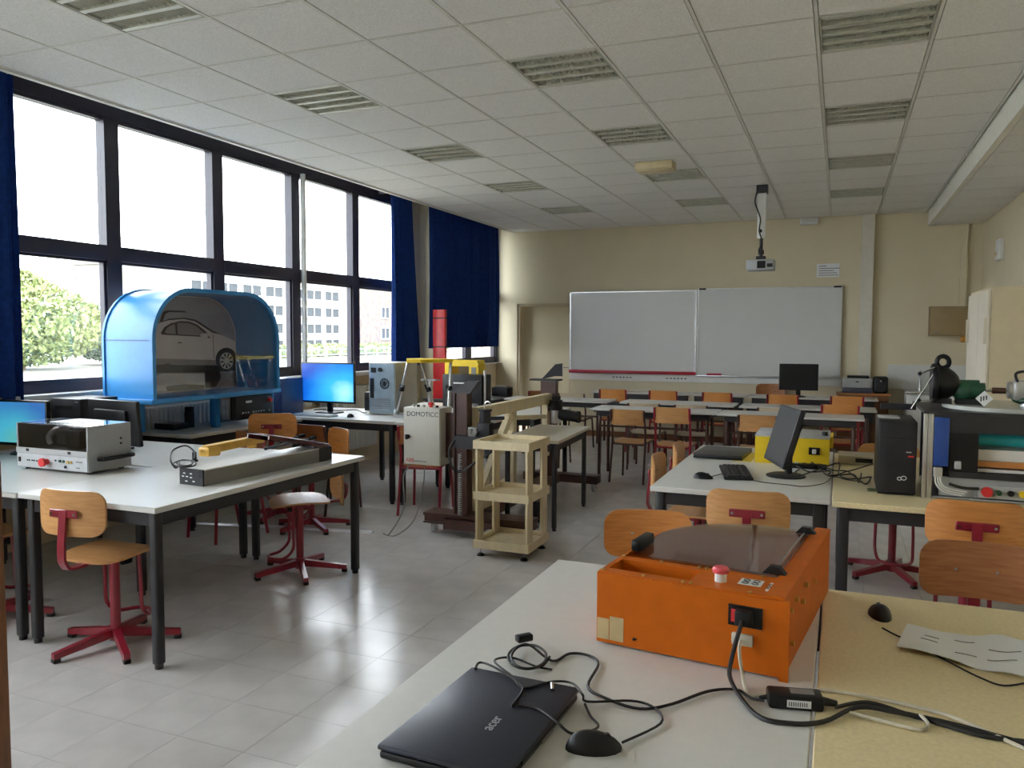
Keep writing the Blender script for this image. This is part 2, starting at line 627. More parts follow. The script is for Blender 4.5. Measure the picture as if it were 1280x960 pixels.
# soffit with its own tiles
soff = struct('ceiling_soffit', G().prism([(XS, ZS), (XS+0.05, ZS), (XS+0.05, ZS+0.012), (XR, ZS+0.012), (XR, ZC+0.2), (XS, ZC+0.2)], YN, YB, 'y'), BEAM)
for j in range(-10, 14):
    y0 = GY0+j*TT
    c, d = max(y0, YN), min(y0+TT, YB)
    if d-c > 0.03:
        ob('ceiling_tile', G().box(XS+0.056, XR-0.006, c+0.006, d-0.006, ZS, ZS+0.013), CEILT, soff)
struct('roof_slab', G().box(XW-0.6, XR+0.3, YN-0.3, YB+0.3, 3.72, 3.9), BEAM)
struct('trim_2', G().box(XC-0.03, XC, YN, YB, ZC+0.2, 3.72), NAVY)

# ------------------------------------------------------------------ walls
WT = 0.3
# back wall with the door recess
bw = G()
bw.box(XW-0.2, -4.94, YB, YB+WT, 0, 3.75).box(-4.0, XR+0.2, YB, YB+WT, 0, 3.75).box(-4.94, -4.0, YB, YB+WT, 2.12, 3.75)
struct('wall_back', bw, WALL)
struct('wall_right', G().box(XR, XR+0.25, YN, YB, 0, 3.75), WALL)
struct('wall_near', G().box(XW-0.2, XR+0.2, YN-0.25, YN, 0, 3.75), WALL)
# window wall: parapet, pillars, lintel
struct('wall_left', G().box(XW-0.12, XW+0.02, YN, YB, 0, 1.14), WALLB)
struct('wall_left_pillar', G().box(XW-0.14, XW+0.10, 9.60, 10.02, 0, 3.72), WALL)
struct('wall_left_pillar', G().box(XW-0.14, XW+0.10, 3.05, 3.66, 0, 3.72), WALL)
struct('trim_3', G().box(XW-0.10, XW+0.05, YN, YB, 3.36, 3.72), NAVY)          # dark head panel over the windows
struct('trim_4', G().rbox(XW-0.02, XW+0.16, YN, 9.60, 1.10, 1.15, 0.008), LAMW)  # window sill board
struct('trim_4', G().rbox(-5.36, -5.22, 10.04, YB, 1.141, 1.152, 0.004), LAMW)
struct('baseboard_back', G().box(-4.0, XR, YB-0.014, YB, 0, 0.09), WOODB)
struct('baseboard_right', G().box(XR-0.014, XR, YN, YB, 0, 0.09), WOODB)

WN = [0]


def window(y0, y1, bar=0.07, XW=XW):
    WN[0] += 1
    r = struct('window_%d' % WN[0])
    r.location = (XW, (y0+y1)/2, 1.15)
    fr = G()
    xa, xb = XW-0.05, XW+0.045
    fr.box(xa, xb, y0, y0+bar, 1.15, 3.36).box(xa, xb, y1-bar, y1, 1.15, 3.36)
    fr.box(xa+0.01, xb-0.01, y0+bar, y1-bar, 1.15, 1.23).box(xa+0.01, xb-0.01, y0+bar, y1-bar, 3.33, 3.36)
    ob('frame', fr, NAVY, r, w=True)
    ob('transom', G().rbox(xa-0.005, xb+0.005, y0+bar, y1-bar, 2.20, 2.325, 0.008), NAVY, r, w=True)
    sa = G()
    for za, zb in ((1.23, 2.20),):
        for q0, q1, r0, r1 in ((y0+bar, y0+bar+0.022, za, zb), (y1-bar-0.022, y1-bar, za, zb),
                               (y0+bar, y1-bar, za, za+0.02), (y0+bar, y1-bar, zb-0.02, zb)):
            sa.box(xa+0.025, xb-0.02, q0, q1, r0, r1)
    ob('sash', sa, NAVY, r, w=True)
    ob('pane', G().box(XW-0.006, XW+0.002, y0+bar, y1-bar, 1.24, 2.20), GLASS, r, w=True)
    ob('pane', G().box(XW-0.006, XW+0.002, y0+bar, y1-bar, 2.32, 3.335), GLASS, r, w=True)


for a, b in ((3.68, 4.86), (4.86, 6.06), (6.06, 7.24), (7.24, 8.41), (8.41, 9.59),
             (-3.5, -2.0), (-2.0, -0.5), (-0.5, 1.2), (1.2, 3.03)):  # these four bays are out of view, added to light the near tables
    window(a, b)
XW2 = -5.34       # the last bay stands a little further into the room
window(10.04, 11.12, XW=XW2)
window(11.12, 12.195, XW=XW2)
struct('wall_left_parapet', G().box(XW+0.021, XW2+0.02, 10.04, YB, 0, 1.14), WALLB)
struct('wall_left_jog', G().box(XW+0.101, XW2+0.05, 9.93, 10.035, 0, 3.72), WALL)
struct('trim_3', G().box(XW+0.051, XW2+0.05, 10.04, YB, 3.36, 3.72), NAVY)

# door in its recess
dr = struct('door_1')
dr.location = (-4.47, YB+0.2, 0)
ob('door_leaf', G().box(-4.93, -4.01, YB+0.16, YB+0.2, 0.01, 2.10), WALL, dr, w=True)
df = G().box(-4.96, -4.90, YB+0.02, YB+0.16, 0, 2.12).box(-4.04, -3.98, YB+0.02, YB+0.16, 0, 2.12).box(-4.96, -3.98, YB+0.02, YB+0.16, 2.08, 2.13)
ob('door_frame', df, BEIGEC, dr, w=True)
hd = G().box(-4.085, -4.055, YB+0.15, YB+0.162, 0.98, 1.2).cyl((-4.07, YB+0.155, 1.08), (-4.07, YB+0.10, 1.08), 0.009).cyl((-4.07, YB+0.105, 1.08), (-4.20, YB+0.105, 1.08), 0.009)
ob('door_handle', hd, STEEL, dr, w=True)
struct('wall_back_recess', G().box(-5.0, -3.95, YB+0.24, YB+0.34, 0, 2.2), WALL)

# pilaster and pipe boxing on the back wall
struct('trim_5', G().box(0.24, 0.40, YB-0.10, YB, 0, ZC), mat('pilaster_grey', (0.66, 0.63, 0.55), 0.6, var=0.02))
struct('trim_6', G().box(1.46, 1.54, YB-0.05, YB, 2.0, ZS), WALL)


# ------------------------------------------------------------------ curtains
def curtain(label, y0, y1, z0, z1, x, n, amp, gather=0.0, group=None):
    g = G()
    nx, nz = n*8, 14
    L = []
    for s in (0, 1):
        for i in range(nx+1):
            for j in range(nz+1):
                t, q = i/nx, j/nz
                ph = 2*PI*n*t
                a = amp*(0.75+0.5*math.sin(2.3*i))*(1.15-0.35*q)
                yy = y0+(y1-y0)*t
                yy += gather*(1-q)**1.3*t
                xx = x+a*math.sin(ph+0.5*math.sin(3*q))+0.25*a*math.sin(2.7*ph+q)
                L.append((xx+s*0.004, yy, z0+(z1-z0)*q))
    A = (nx+1)*(nz+1)
    fs = []
    for s in (0, 1):
        for i in range(nx):
            for j in range(nz):
                k = s*A+i*(nz+1)+j
                fs.append((k, k+nz+1, k+nz+2, k+1))
    for i in range(nx):
        for j in (0, nz):
            k = i*(nz+1)+j
            fs.append((k, k+nz+1, A+k+nz+1, A+k))
    for i in (0, nx):
        for j in range(nz):
            k = i*(nz+1)+j
            fs.append((k, k+1, A+k+1, A+k))
    g.add(L, fs)
    r = thing('curtain', label, 'curtain', (x, (y0+y1)/2, z0), 0, group)
    ob('curtain_cloth', g, CURT, r, w=True)
    ob('curtain_rail', G().box(x-0.02, x+0.02, y0, y1, z1, z1+0.03), ALU, r, w=True)
    for yy in (y0+0.05, y1-0.05):
        ob('rail_bracket', G().box(XW+0.05, x-0.02, yy-0.015, yy+0.015, z1, z1+0.03), ALU, r, w=True)
    return r


curtain('blue curtain drawn aside by the cream pillar, left of the wide one', 8.90, 9.46, 1.20, 3.42, -5.36, 5, 0.05, 0.22, 'blue window curtains')
curtain('wide blue curtain hanging closed behind the tall red stand, nearest whiteboards', 9.58, 11.95, 1.42, 3.42, -5.18, 12, 0.045, 0.0, 'blue window curtains')
curtain('blue curtain at the left edge beside the leafy tree window', 3.12, 3.93, 0.85, 3.42, -5.43, 6, 0.045, 0.0, 'blue window curtains')
solo('vertical_pipe', G().cyl((-5.50, 7.30, 1.15), (-5.50, 7.30, 3.36), 0.028).cyl((-5.50, 7.30, 1.10), (-5.50, 7.30, 1.15), 0.05).box(-5.53, -5.46, 7.25, 7.36, 0.80, 1.15), WHITEP,
     'white vertical cable pipe in front of the window frame behind the blue-screen monitor', 'pipe', loc=(-5.50, 7.30, 0.8))

# radiators under the windows
for ya in (4.95, 7.6):
    rd = thing('radiator', 'white ribbed radiator under the window behind ' + ('the blue arched cabinet' if ya < 5 else 'the silver computer tower'), 'radiator', (-5.48, ya+0.55, 0.15), 0, 'radiators under the windows')
    ob('radiator_body', G().rbox(-5.535, -5.50, ya, ya+1.1, 0.2, 0.98, 0.01), LAMW, rd, w=True)
    fin = mesh_of('radiator_fin', G().rbox(-0.03, 0.03, -0.018, 0.018, -0.38, 0.38, 0.008, 1), LAMW)
    for k in range(22):
        o = link('radiator_fin', fin, rd)
        o.location = (0.005, -0.53+k*0.05, 0.44)

# ------------------------------------------------------------------ ceiling lights
lt = thing('ceiling_light', 'tmp', 'ceiling light', (0, 0, ZC), 0, 'recessed louvre ceiling lights')
hh = G()
q = TT/2-0.012
hh.box(-q, q, -q, q, 0.09, 0.1).box(-q, -q+0.012, -q, q, 0.004, 0.1).box(q-0.012, q, -q, q, 0.004, 0.1)
hh.box(-q, q, -q, -q+0.012, 0.004, 0.1).box(-q, q, q-0.012, q, 0.004, 0.1)
ob('light_housing', hh, LHOUS, lt)
for k in range(5):
    y = -q+0.02+k*(2*q-0.04)/4
    fl = G().prism([(y-0.016, 0.002), (y+0.016, 0.002), (y+0.004, 0.06), (y-0.004, 0.06)], -q+0.012, q-0.012, 'x')
    ob('reflector_fin', fl, LGREEN, lt)
for k in range(4):
    y = -q+0.02+(k+0.5)*(2*q-0.04)/4
    ob('fluorescent_tube', G().cyl((-q+0.03, y, 0.065), (q-0.03, y, 0.065), 0.013, n=10), WHITEP, lt)
lv = G()
for k in range(17):
    x = -q+0.02+(k+0.5)*(2*q-0.04)/17
    for kk in range(4):
        y0 = -q+0.036+kk*(2*q-0.04)/4
        lv.box(x-0.001, x+0.001, y0, y0+(2*q-0.04)/4-0.032, 0.01, 0.045)
ob('louvre_blades', lv, LGREEN, lt)
rows = {0: 'window-side row', 1: 'middle row', 2: 'row nearest the soffit'}
ords = {-1: 'cut off by the top edge', 0: 'largest and nearest whole one', 1: 'second whole one', 2: 'third whole one', 3: 'smallest, nearest the whiteboards'}
first = True
for (i, j) in LIGHTS:
    lab = 'recessed square louvred ceiling light, %s of the %s' % (ords[j//3], rows[i//3])
    loc = (GX0+i*TT+TT/2, GY0+j*TT+TT/2, ZC)
    if first:
        lt.location = loc
        lt['label'] = lab
        first = False
    else:
        dup(lt, loc, 0, lab)

# ------------------------------------------------------------------ ceiling-hung things
hb = thing('detector_box', 'cream flat box fixed under the ceiling beside the louvre lights', 'box', (-1.72, 7.82, 3.2))
ob('box_body', G().rbox(-1.90, -1.53, 7.72, 7.92, 3.215, 3.288, 0.01), mat('cream_plastic', (0.66, 0.56, 0.36), 0.5), hb, w=True)
ob('box_cover', G().rbox(-1.88, -1.55, 7.74, 7.90, 3.20, 3.217, 0.005), mat('cream_plastic', ()), hb, w=True)

px, py = -0.85, 9.42
pj = thing('projector', 'small grey video projector hanging from a white ceiling pole', 'projector', (px, py, 2.34))
ob('ceiling_bracket', G().box(px-0.06, px+0.06, py-0.06, py+0.06, 3.20, 3.288), BLACKM, pj, w=True)
ob('pole', G().rbox(px-0.045, px+0.045, py-0.03, py+0.03, 2.70, 3.22, 0.006), WHITEP, pj, w=True)
ob('lower_rod', G().cyl((px, py, 2.46), (px, py, 2.72), 0.018).box(px-0.05, px+0.05, py-0.04, py+0.04, 2.46, 2.50).cyl((px, py, 2.52), (px, py, 2.57), 0.032), BLACKM, pj, w=True)
pb = ob('projector_body', G().rbox(px-0.15, px+0.15, py-0.11, py+0.12, 2.34, 2.46, 0.015), GREYP, pj, w=True)
M_ = T(px-0.09, py-0.11, 2.40, rx=PI/2)
ob('vent_grille', G().box(px-0.03, px+0.06, py-0.113, py-0.109, 2.36, 2.44), BLACKP, pj, w=True)
ob('lens', G().cyl((px+0.07, py+0.11, 2.4), (px+0.07, py+0.15, 2.4), 0.035), BLACKP, pj, w=True)
ob('socket_row', G().box(px+0.075, px+0.135, py-0.113, py-0.109, 2.37, 2.41), DARKG, pj, w=True)
pc = smooth_path([(px-0.05, py-0.05, 3.24), (px-0.07, py-0.06, 3.1), (px-0.03, py-0.06, 2.98), (px-0.01, py-0.05, 2.9), (px-0.02, py-0.05, 2.78), (px+0.01, py-0.05, 2.66), (px-0.02, py-0.04, 2.55), (px+0.05, py-0.09, 2.47)])
ob('projector_cable', G().tube(pc, 0.008, 6).ball((px-0.01, py-0.045, 2.78), 0.02), RUBBER, pj, w=True)

ex = thing('emergency_light', 'white oblong emergency light high on the cream back wall', 'light', (-0.455, YB-0.03, 3.19))
ob('light_case', G().rbox(-0.58, -0.33, YB-0.06, YB, 3.19, 3.28, 0.01), WHITEP, ex, w=True)
ob('light_lens', G().rbox(-0.56, -0.35, YB-0.067, YB-0.058, 3.20, 3.25, 0.004), LAMW, ex, w=True)
ps = thing('wall_notice', 'white paper notice with lines of print above the whiteboard', 'notice', (-0.18, YB, 2.45))
a, b = PV(1021, 330, YB), PV(1049, 346, YB)
ob('white_sheet', G().box(a.x, b.x, YB-0.004, YB, b.z, a.z), PAPER, ps, w=True)
for k in range(5):
    zz = a.z-0.03-k*0.032
    ww = (0.10, 0.28, 0.2, 0.24, 0.26)[k]
    ob('print_line', G().box(a.x+0.03, a.x+0.03+ww, YB-0.0055, YB-0.004, zz-0.008, zz), INK, ps, w=True)

# ------------------------------------------------------------------ whiteboards
wb = thing('whiteboard', 'left whiteboard panel with a dark red rail along its bottom', 'whiteboard', (-3.0, YB, 0.98))
ob('board_panel', G().box(-3.98, -2.02, YB-0.075, YB-0.055, 1.06, 2.28), BOARD, wb, w=True)
fr = G()
for bx in ((-4.0, -3.975, 1.05, 2.29), (-2.025, -2.0, 1.05, 2.29), (-4.0, -2.0, 2.275, 2.29)):
    fr.box(bx[0], bx[1], YB-0.085, YB-0.001, bx[2], bx[3])
ob('board_frame', fr, ALU, wb, w=True)
ob('bottom_rail', G().rbox(-4.0, -2.0, YB-0.11, YB-0.05, 1.015, 1.06, 0.008), REDT, wb, label='dark red bottom rail', w=True)
wb2 = thing('whiteboard', 'right whiteboard panel in a thin metal frame beside the pilaster', 'whiteboard', (-1.0, YB, 0.98))
ob('board_panel', G().box(-1.98, 0.0, YB-0.045, YB-0.03, 1.03, 2.30), BOARD, wb2, w=True)
fr = G()
for bx in ((-1.995, -1.975, 1.02, 2.31), (-0.005, 0.015, 1.02, 2.31), (-1.995, 0.015, 2.295, 2.31), (-1.995, 0.015, 1.02, 1.035)):
    fr.box(bx[0], bx[1], YB-0.06, YB-0.001, bx[2], bx[3])
ob('board_frame', fr, ALU, wb2, w=True)
ob('clip', G().box(-0.10, 0.0, YB-0.07, YB-0.055, 2.29, 2.315).box(-1.97, -1.87, YB-0.07, YB-0.055, 2.29, 2.315), DARKG, wb2, w=True)
wt = thing('board_tray', 'long pale grey tray strip running below both whiteboards', 'tray', (-2.0, YB, 0.90))
ob('tray_panel', G().box(-4.02, 0.03, YB-0.03, YB-0.001, 0.90, 1.02), WHITEP, wt, w=True)
ob('tray_lip', G().rbox(-2.0, 0.03, YB-0.08, YB-0.03, 0.995, 1.015, 0.005), ALU, wt, w=True)
for xx in (-3.30, -2.45):
    for k in range(6):
        x = xx+k*0.055
        ob('tray_hook', G().box(x, x+0.03, YB-0.036, YB-0.03, 0.945, 0.96), DARKG, wt, w=True)
solo('board_eraser', G().rbox(-1.84, -1.62, YB-0.085, YB-0.062, 1.0155, 1.045, 0.006), REDT, 'dark red whiteboard eraser lying at the left end of the right board', 'eraser', loc=(-1.73, YB-0.06, 1.015))


# ------------------------------------------------------------------ tables
def table(label, x0, x1, y0, y1, zt, top, group=None, rz=0.0, legs=None, apron=0.07, t=0.028, lr=0.024, inset=0.035, frame=BLACKM, name='work_table', edge=None):
    cx, cy = (x0+x1)/2, (y0+y1)/2
    w2, d2 = (x1-x0)/2, (y1-y0)/2
    r = thing(name, label, 'table', (cx, cy, 0), rz, group)
    ob('tabletop', G().rbox(-w2, w2, -d2, d2, zt-t, zt, 0.003, 1), top, r)
    a = inset
    ap = G()
    za, zb = zt-t-apron, zt-t
    ap.box(-w2+a, w2-a, -d2+a, -d2+a+0.03, za, zb).box(-w2+a, w2-a, d2-a-0.03, d2-a, za, zb)
    ap.box(-w2+a, -w2+a+0.03, -d2+a+0.03, d2-a-0.03, za, zb).box(w2-a-0.03, w2-a, -d2+a+0.03, d2-a-0.03, za, zb)
    ob('table_frame', ap, frame, r)
    lm = mesh_of('leg', G().rbox(-lr, lr, -lr, lr, 0.02, zt-t, 0.012, 3).cyl((0, 0, 0), (0, 0, 0.025), lr*0.85, n=12), frame)
    for sx in (-1, 1):
        for sy in (-1, 1):
            o = link('leg', lm, r)
            o.location = (sx*(w2-a-lr*0.6), sy*(d2-a-lr*0.6), 0)
    return r


ZT = 0.79
WTG = 'black-legged work tables'
table('pale work table carrying the long grey channel and amber tool', -3.86, -2.93, 2.75, 4.52, ZT, LAMW, WTG)
table('work table carrying the grey window-fronted mill box, at left edge', -5.40, -3.875, 2.75, 3.62, ZT-0.004, LAMG, WTG)
table('work table behind the mill box carrying black flat monitor seen from behind', -5.40, -3.875, 3.64, 4.52, ZT-0.004, LAMW, WTG)
table('low dark-edged table under the blue arched cabinet', -5.40, -4.80, 4.88, 6.32, ZT, LAMG, WTG, apron=0.09)
table('window-side table with the glowing blue monitor and silver tower', -5.35, -3.84, 6.42, 7.45, ZT, LAMW, WTG)
table('table behind the control box carrying the six-legged platform', -3.825, -3.03, 6.42, 7.45, ZT, LAMW, WTG)
table('table behind the beige truss frame carrying the black case and yellow machine', -4.70, -2.82, 7.47, 8.60, ZT-0.01, LAMW, WTG)
table('cream-topped table beside the beige three-tier stand', -2.61, -2.11, 6.02, 7.12, 0.752, mat('cream_top', (0.62, 0.57, 0.46), 0.3, var=0.04, scale=8), WTG, rz=0.06, lr=0.02)
table('white table with keyboard, closed dark laptop and yellow box', -0.93, -0.025, 4.22, 6.0, ZT, LAMW, WTG, lr=0.028)
table('beige-topped table carrying the black computer tower and machine', -0.015, 1.50, 4.18, 5.95, ZT, LAMB, WTG, lr=0.028)
table('nearest grey-white table with the orange machine and dark laptop', -0.925, -0.035, 0.85, 2.69, ZT, LAMW, WTG)
table('nearest beige table with crumpled paper sheet and second mouse', -0.028, 1.45, 0.85, 2.71, ZT, LAMB, WTG)
table('dark far table by the window under the wide blue curtain', -5.12, -4.15, 9.30, 10.4, 0.76, mat('dark_top', (0.09, 0.085, 0.085), 0.4), WTG)


# ------------------------------------------------------------------ student desks
def student_desk(label, x0, x1, y0, y1, zt=0.78, panel=False):
    cx, cy = (x0+x1)/2, (y0+y1)/2
    w2, d2 = (x1-x0)/2, (y1-y0)/2
    r = thing('student_desk', label, 'desk', (cx, cy, 0), 0, 'student desks in rows')
    ob('desktop', G().rbox(-w2, w2, -d2, d2, zt-0.022, zt, 0.004, 1), LAMG, r)
    ob('shelf_rail', G().box(-w2+0.08, w2-0.08, -d2+0.05, -d2+0.08, zt-0.085, zt-0.022).box(-w2+0.08, w2-0.08, d2-0.08, d2-0.05, zt-0.085, zt-0.022), BLACKM, r)
    for s in (-1, 1):
        x = s*(w2-0.10)
        pts = [(x, -d2+0.06, 0.0), (x, -d2+0.06, zt-0.18)]
        for k in range(1, 7):
            a = PI/2*k/6
            pts.append((x, -d2+0.06+0.12*(1-math.cos(a)), zt-0.18+0.12*math.sin(a)))
        for k in range(0, 7):
            a = PI/2*k/6
            pts.append((x, d2-0.06-0.12*(1-math.sin(a)), zt-0.18+0.12*math.cos(a)))
        pts.append((x, d2-0.06, 0.0))
        lg = G().tube(pts, 0.018, 10)
        lg.box(x-0.02, x+0.02, -d2+0.18, d2-0.18, zt-0.06, zt-0.022)
        ob('leg_hoop', lg, BROWNP, r)
    ob('foot_bar', G().cyl((-w2+0.10, -d2+0.1, zt-0.20), (w2-0.10, -d2+0.1, zt-0.20), 0.012), BROWNP, r)
    if panel:
        ob('modesty_panel', G().box(-w2+0.05, w2-0.05, -d2+0.02, -d2+0.035, zt-0.3, zt-0.022), BLACKM, r)
    return r


student_desk('student desk of the nearest row, left one by the brown chair', -2.60, -1.20, 8.62, 9.12)
student_desk('student desk of the nearest row, right one behind the yellow box', -1.19, 0.25, 8.58, 9.08)
student_desk('student desk of the second row, left one', -2.52, -1.14, 9.62, 10.12)
student_desk('student desk of the second row, right one before the black monitor', -1.08, 0.40, 9.62, 10.12)
student_desk('student desk standing apart at left, beside the black arm motor', -4.05, -2.66, 9.55, 10.05)
student_desk('dark-fronted desk of the rear row under the left whiteboard', -3.40, -1.95, 11.28, 11.78, panel=True)
student_desk('dark-fronted desk of the rear row, middle one', -1.93, -1.17, 11.28, 11.78, panel=True)
student_desk('dark-fronted desk of the rear row carrying the black monitor', -1.15, 0.48, 11.28, 11.78, panel=True)


# ------------------------------------------------------------------ student chairs (four tube legs)
def make_chair(frame, wood, hs=1.0, bh=0.17):
    r = thing('school_chair', 'tmp', 'chair')
    h = 0.45
    seat = G().shell(0.37, 0.38, 0.05, 0.011, lambda x, z: 0.012*(z/0.19)**2-0.006*(x/0.18)**2, 10, 6, T(0, 0, h, rx=-PI/2) )
    ob('seat', seat, wood, r)
    zt = 0.80*hs
    for s in (-1, 1):
        lg = G().tube(smooth_path([(s*0.19, -0.27, 0.0), (s*0.185, -0.20, h*0.9), (s*0.185, -0.195, h+0.12), (s*0.185, -0.245, zt-0.1), (s*0.185, -0.265, zt)], 4), 0.0125, 8)
        ob('back_leg', lg, frame, r)
        fg = G().tube(smooth_path([(s*0.19, 0.20, 0.0), (s*0.175, 0.17, h-0.06), (s*0.17, 0.15, h-0.018), (s*0.17, 0.1, h-0.014), (s*0.175, -0.19, h-0.014)], 4), 0.0125, 8)
        ob('front_leg', fg, frame, r)
    ob('seat_rail', G().cyl((-0.17, 0.15, h-0.016), (0.17, 0.15, h-0.016), 0.011, n=8), frame, r)
    ob('seat_rail', G().cyl((-0.18, -0.19, h-0.03), (0.18, -0.19, h-0.03), 0.011, n=8), frame, r)
    bk = G().shell(0.37, bh, 0.012, 0.010, lambda x, z: -0.03*(1-(x/0.185)**2)-0.08*z, 10, 3, T(0, -0.247, zt-bh/2+0.005))
    ob('backrest', bk, wood, r)
    return r


CH = {}


def chair(kind, label, x, y, rz=0.0, group='four-legged school chairs', hs=1.0, sc=1.0):
    spec = {'brown': (BROWNP, PLY), 'red': (REDP, PLY), 'redo': (REDP, PLYO), 'dark': (BROWNP, PLYD), 'pale': (BROWNP, PLYP), 'redd': (REDP, PLYD)}[kind]
    key = (kind, hs)
    if key not in CH:
        CH[key] = make_chair(spec[0], spec[1], hs)
        c = CH[key]
        c.location = (x, y, 0)
        c.rotation_euler = (0, 0, rz)
        c['label'] = label
        c['group'] = group
    else:
        c = dup(CH[key], (x, y, 0), rz, label, group)
    return c


# front row, then second row, then rear row: origin is the seat centre, front towards +y
chair('brown', 'brown-framed plywood chair at the left end of the nearest desk row', -2.09, 8.64, -0.06, hs=1.0)
chair('red', 'red-framed plywood chair in the nearest desk row', -1.60, 8.56, -0.04, hs=1.06)
chair('brown', 'brown-framed chair of the nearest row partly behind the yellow box', -0.76, 8.60, 0.03, hs=1.0)
chair('pale', 'grey-seated chair pushed in at the second row, behind the brown chair', -2.13, 9.52, 0.0)
chair('pale', 'grey-seated chair pushed in at the second row, behind the red chair', -1.58, 9.53, 0.0)
chair('pale', 'grey-seated chair at the second row under the tilted screen', -0.65, 9.56, 0.0)
chair('redo', 'orange plywood chair standing at the right of the second row', 0.02, 9.56, 0.0, hs=1.07)
chair('redo', 'orange chair of the rear row, leftmost before the whiteboard', -2.90, 10.95, 0.02, hs=1.07)
chair('redo', 'orange chair of the rear row, second from left', -2.20, 10.97, 0.0, hs=1.07)
chair('redo', 'orange chair of the rear row, third from left', -1.48, 10.94, 0.0, hs=1.07)
chair('redo', 'orange chair of the rear row just left of the black monitor base', -0.66, 10.92, 0.0, hs=1.07)
chair('redo', 'orange chair of the rear row before the wooden cupboard', 0.10, 10.94, 0.0, hs=1.07)
chair('pale', 'pale chair drawn up behind the detached left desk', -3.42, 10.72, 0.0)
chair('pale', 'pale-backed chair in front of the detached left desk', -3.30, 9.30, 0.0)
chair('redd', 'red-brown chair beside the dark table under the wide curtain', -4.10, 11.0, 0.5)
chair('redd', 'dark red chair between the blue cabinet and the channel table', -4.49, 4.90, 2.89)
chair('dark', 'dark plywood chair with its back to us before the blue-screen table', -4.30, 6.06, -0.15)
chair('redd', 'dark red chair behind the control box legs', -3.45, 6.35, 0.2)


# ------------------------------------------------------------------ swivel workshop stools
def make_stool(wood, seat_z=0.50, back_z=0.745):
    r = thing('workshop_stool', 'tmp', 'stool')
    hub = G().cyl((0, 0, 0.03), (0, 0, 0.10), 0.034, n=16)
    ob('hub', hub, REDP, r)
    am = G().prism([(-0.02, 0.075), (0.02, 0.075), (0.017, 0.30), (-0.017, 0.30)], 0, 1, 'z')
    for k in range(5):
        a = 2*PI*k/5+0.3
        g = G()
        vs = [(-0.017, 0.02, 0.045), (0.017, 0.02, 0.045), (0.015, 0.31, 0.018), (-0.015, 0.31, 0.018),
              (-0.017, 0.02, 0.09), (0.017, 0.02, 0.09), (0.015, 0.31, 0.048), (-0.015, 0.31, 0.048)]
        g.add(vs, [(0, 3, 2, 1), (4, 5, 6, 7), (0, 1, 5, 4), (1, 2, 6, 5), (2, 3, 7, 6), (3, 0, 4, 7)], Matrix.Rotation(a, 4, 'Z'))
        arm = ob('base_arm', g, REDP, r)
        f = G().rbox(-0.017, 0.017, 0.278, 0.314, 0.0, 0.022, 0.004, 1, Matrix.Rotation(a, 4, 'Z'))
        ob('foot_pad', f, RUBBER, arm)
    ob('column', G().cyl((0, 0, 0.06), (0, 0, seat_z-0.03), 0.025, n=16).cyl((0, 0, seat_z-0.05), (0, 0, seat_z-0.012), 0.07, n=16), REDP, r)
    ob('height_knob', G().cyl((0.02, 0.03, seat_z-0.07), (0.03, 0.075, seat_z-0.07), 0.022, n=10), BLACKP, r)
    seat = G().shell(0.38, 0.38, 0.10, 0.012, lambda x, z: 0.014*(z/0.19)**2-0.008*(x/0.19)**2+(0.03*max(0, z/0.19-0.7)), 14, 8, T(0, 0, seat_z, rx=-PI/2))
    ob('seat', seat, wood, r)
    # foot loop
    fp = smooth_path([(0.11, 0.05, seat_z-0.03), (0.115, 0.055, 0.3), (0.115, 0.06, 0.19), (0.10, 0.12, 0.13), (0.05, 0.19, 0.125), (0, 0.205, 0.125),
                      (-0.05, 0.19, 0.125), (-0.10, 0.12, 0.13), (-0.115, 0.06, 0.19), (-0.115, 0.055, 0.3), (-0.11, 0.05, seat_z-0.03)], 4)
    ob('foot_loop', G().tube(fp, 0.010, 8), REDP, r)
    # back support: flat bar from under the seat up to a T plate
    bar = smooth_path([(0, -0.02, seat_z-0.022), (0, -0.25, seat_z-0.03), (0, -0.305, seat_z+0.0), (0, -0.315, seat_z+0.07), (0, -0.297, back_z+0.015)], 5)
    g = G()
    for i in range(len(bar)-1):
        a, b = bar[i], bar[i+1]
        d = (b-a).normalized()
        nrm = Vector((0, -d.z, d.y))*0.007
        vs = []
        for p in (a-d*0.002, b+d*0.002):
            for sx in (-0.021, 0.021):
                for sn in (-1, 1):
                    vs.append(p+Vector((sx, 0, 0))+nrm*sn)
        g.add(vs, [(0, 1, 3, 2), (4, 6, 7, 5), (0, 4, 5, 1), (2, 3, 7, 6), (0, 2, 6, 4), (1, 5, 7, 3)])
    ob('back_bar', g, REDP, r)
    tp = G().rbox(-0.085, 0.085, -0.302, -0.293, back_z-0.02, back_z+0.02, 0.004, 1)
    plate = ob('back_plate', tp, REDP, r)
    ob('rivet', G().cyl((-0.07, -0.307, back_z+0.0), (-0.07, -0.302, back_z+0.0), 0.007, n=8), STEEL, plate)
    ob('rivet', G().cyl((0.07, -0.307, back_z+0.0), (0.07, -0.302, back_z+0.0), 0.007, n=8), STEEL, plate)
    bk = G().shell(0.40, 0.22, 0.065, 0.011, lambda x, z: 0.045*(x/0.2)**2, 16, 6, T(0, -0.292, back_z))
    back = ob('backrest', bk, wood, r)
    ob('rivet', G().cyl((-0.07, -0.276, back_z+0.0), (-0.07, -0.270, back_z+0.0), 0.006, n=8), STEEL, back)
    ob('rivet', G().cyl((0.07, -0.276, back_z+0.0), (0.07, -0.270, back_z+0.0), 0.006, n=8), STEEL, back)
    return r


ST = {}


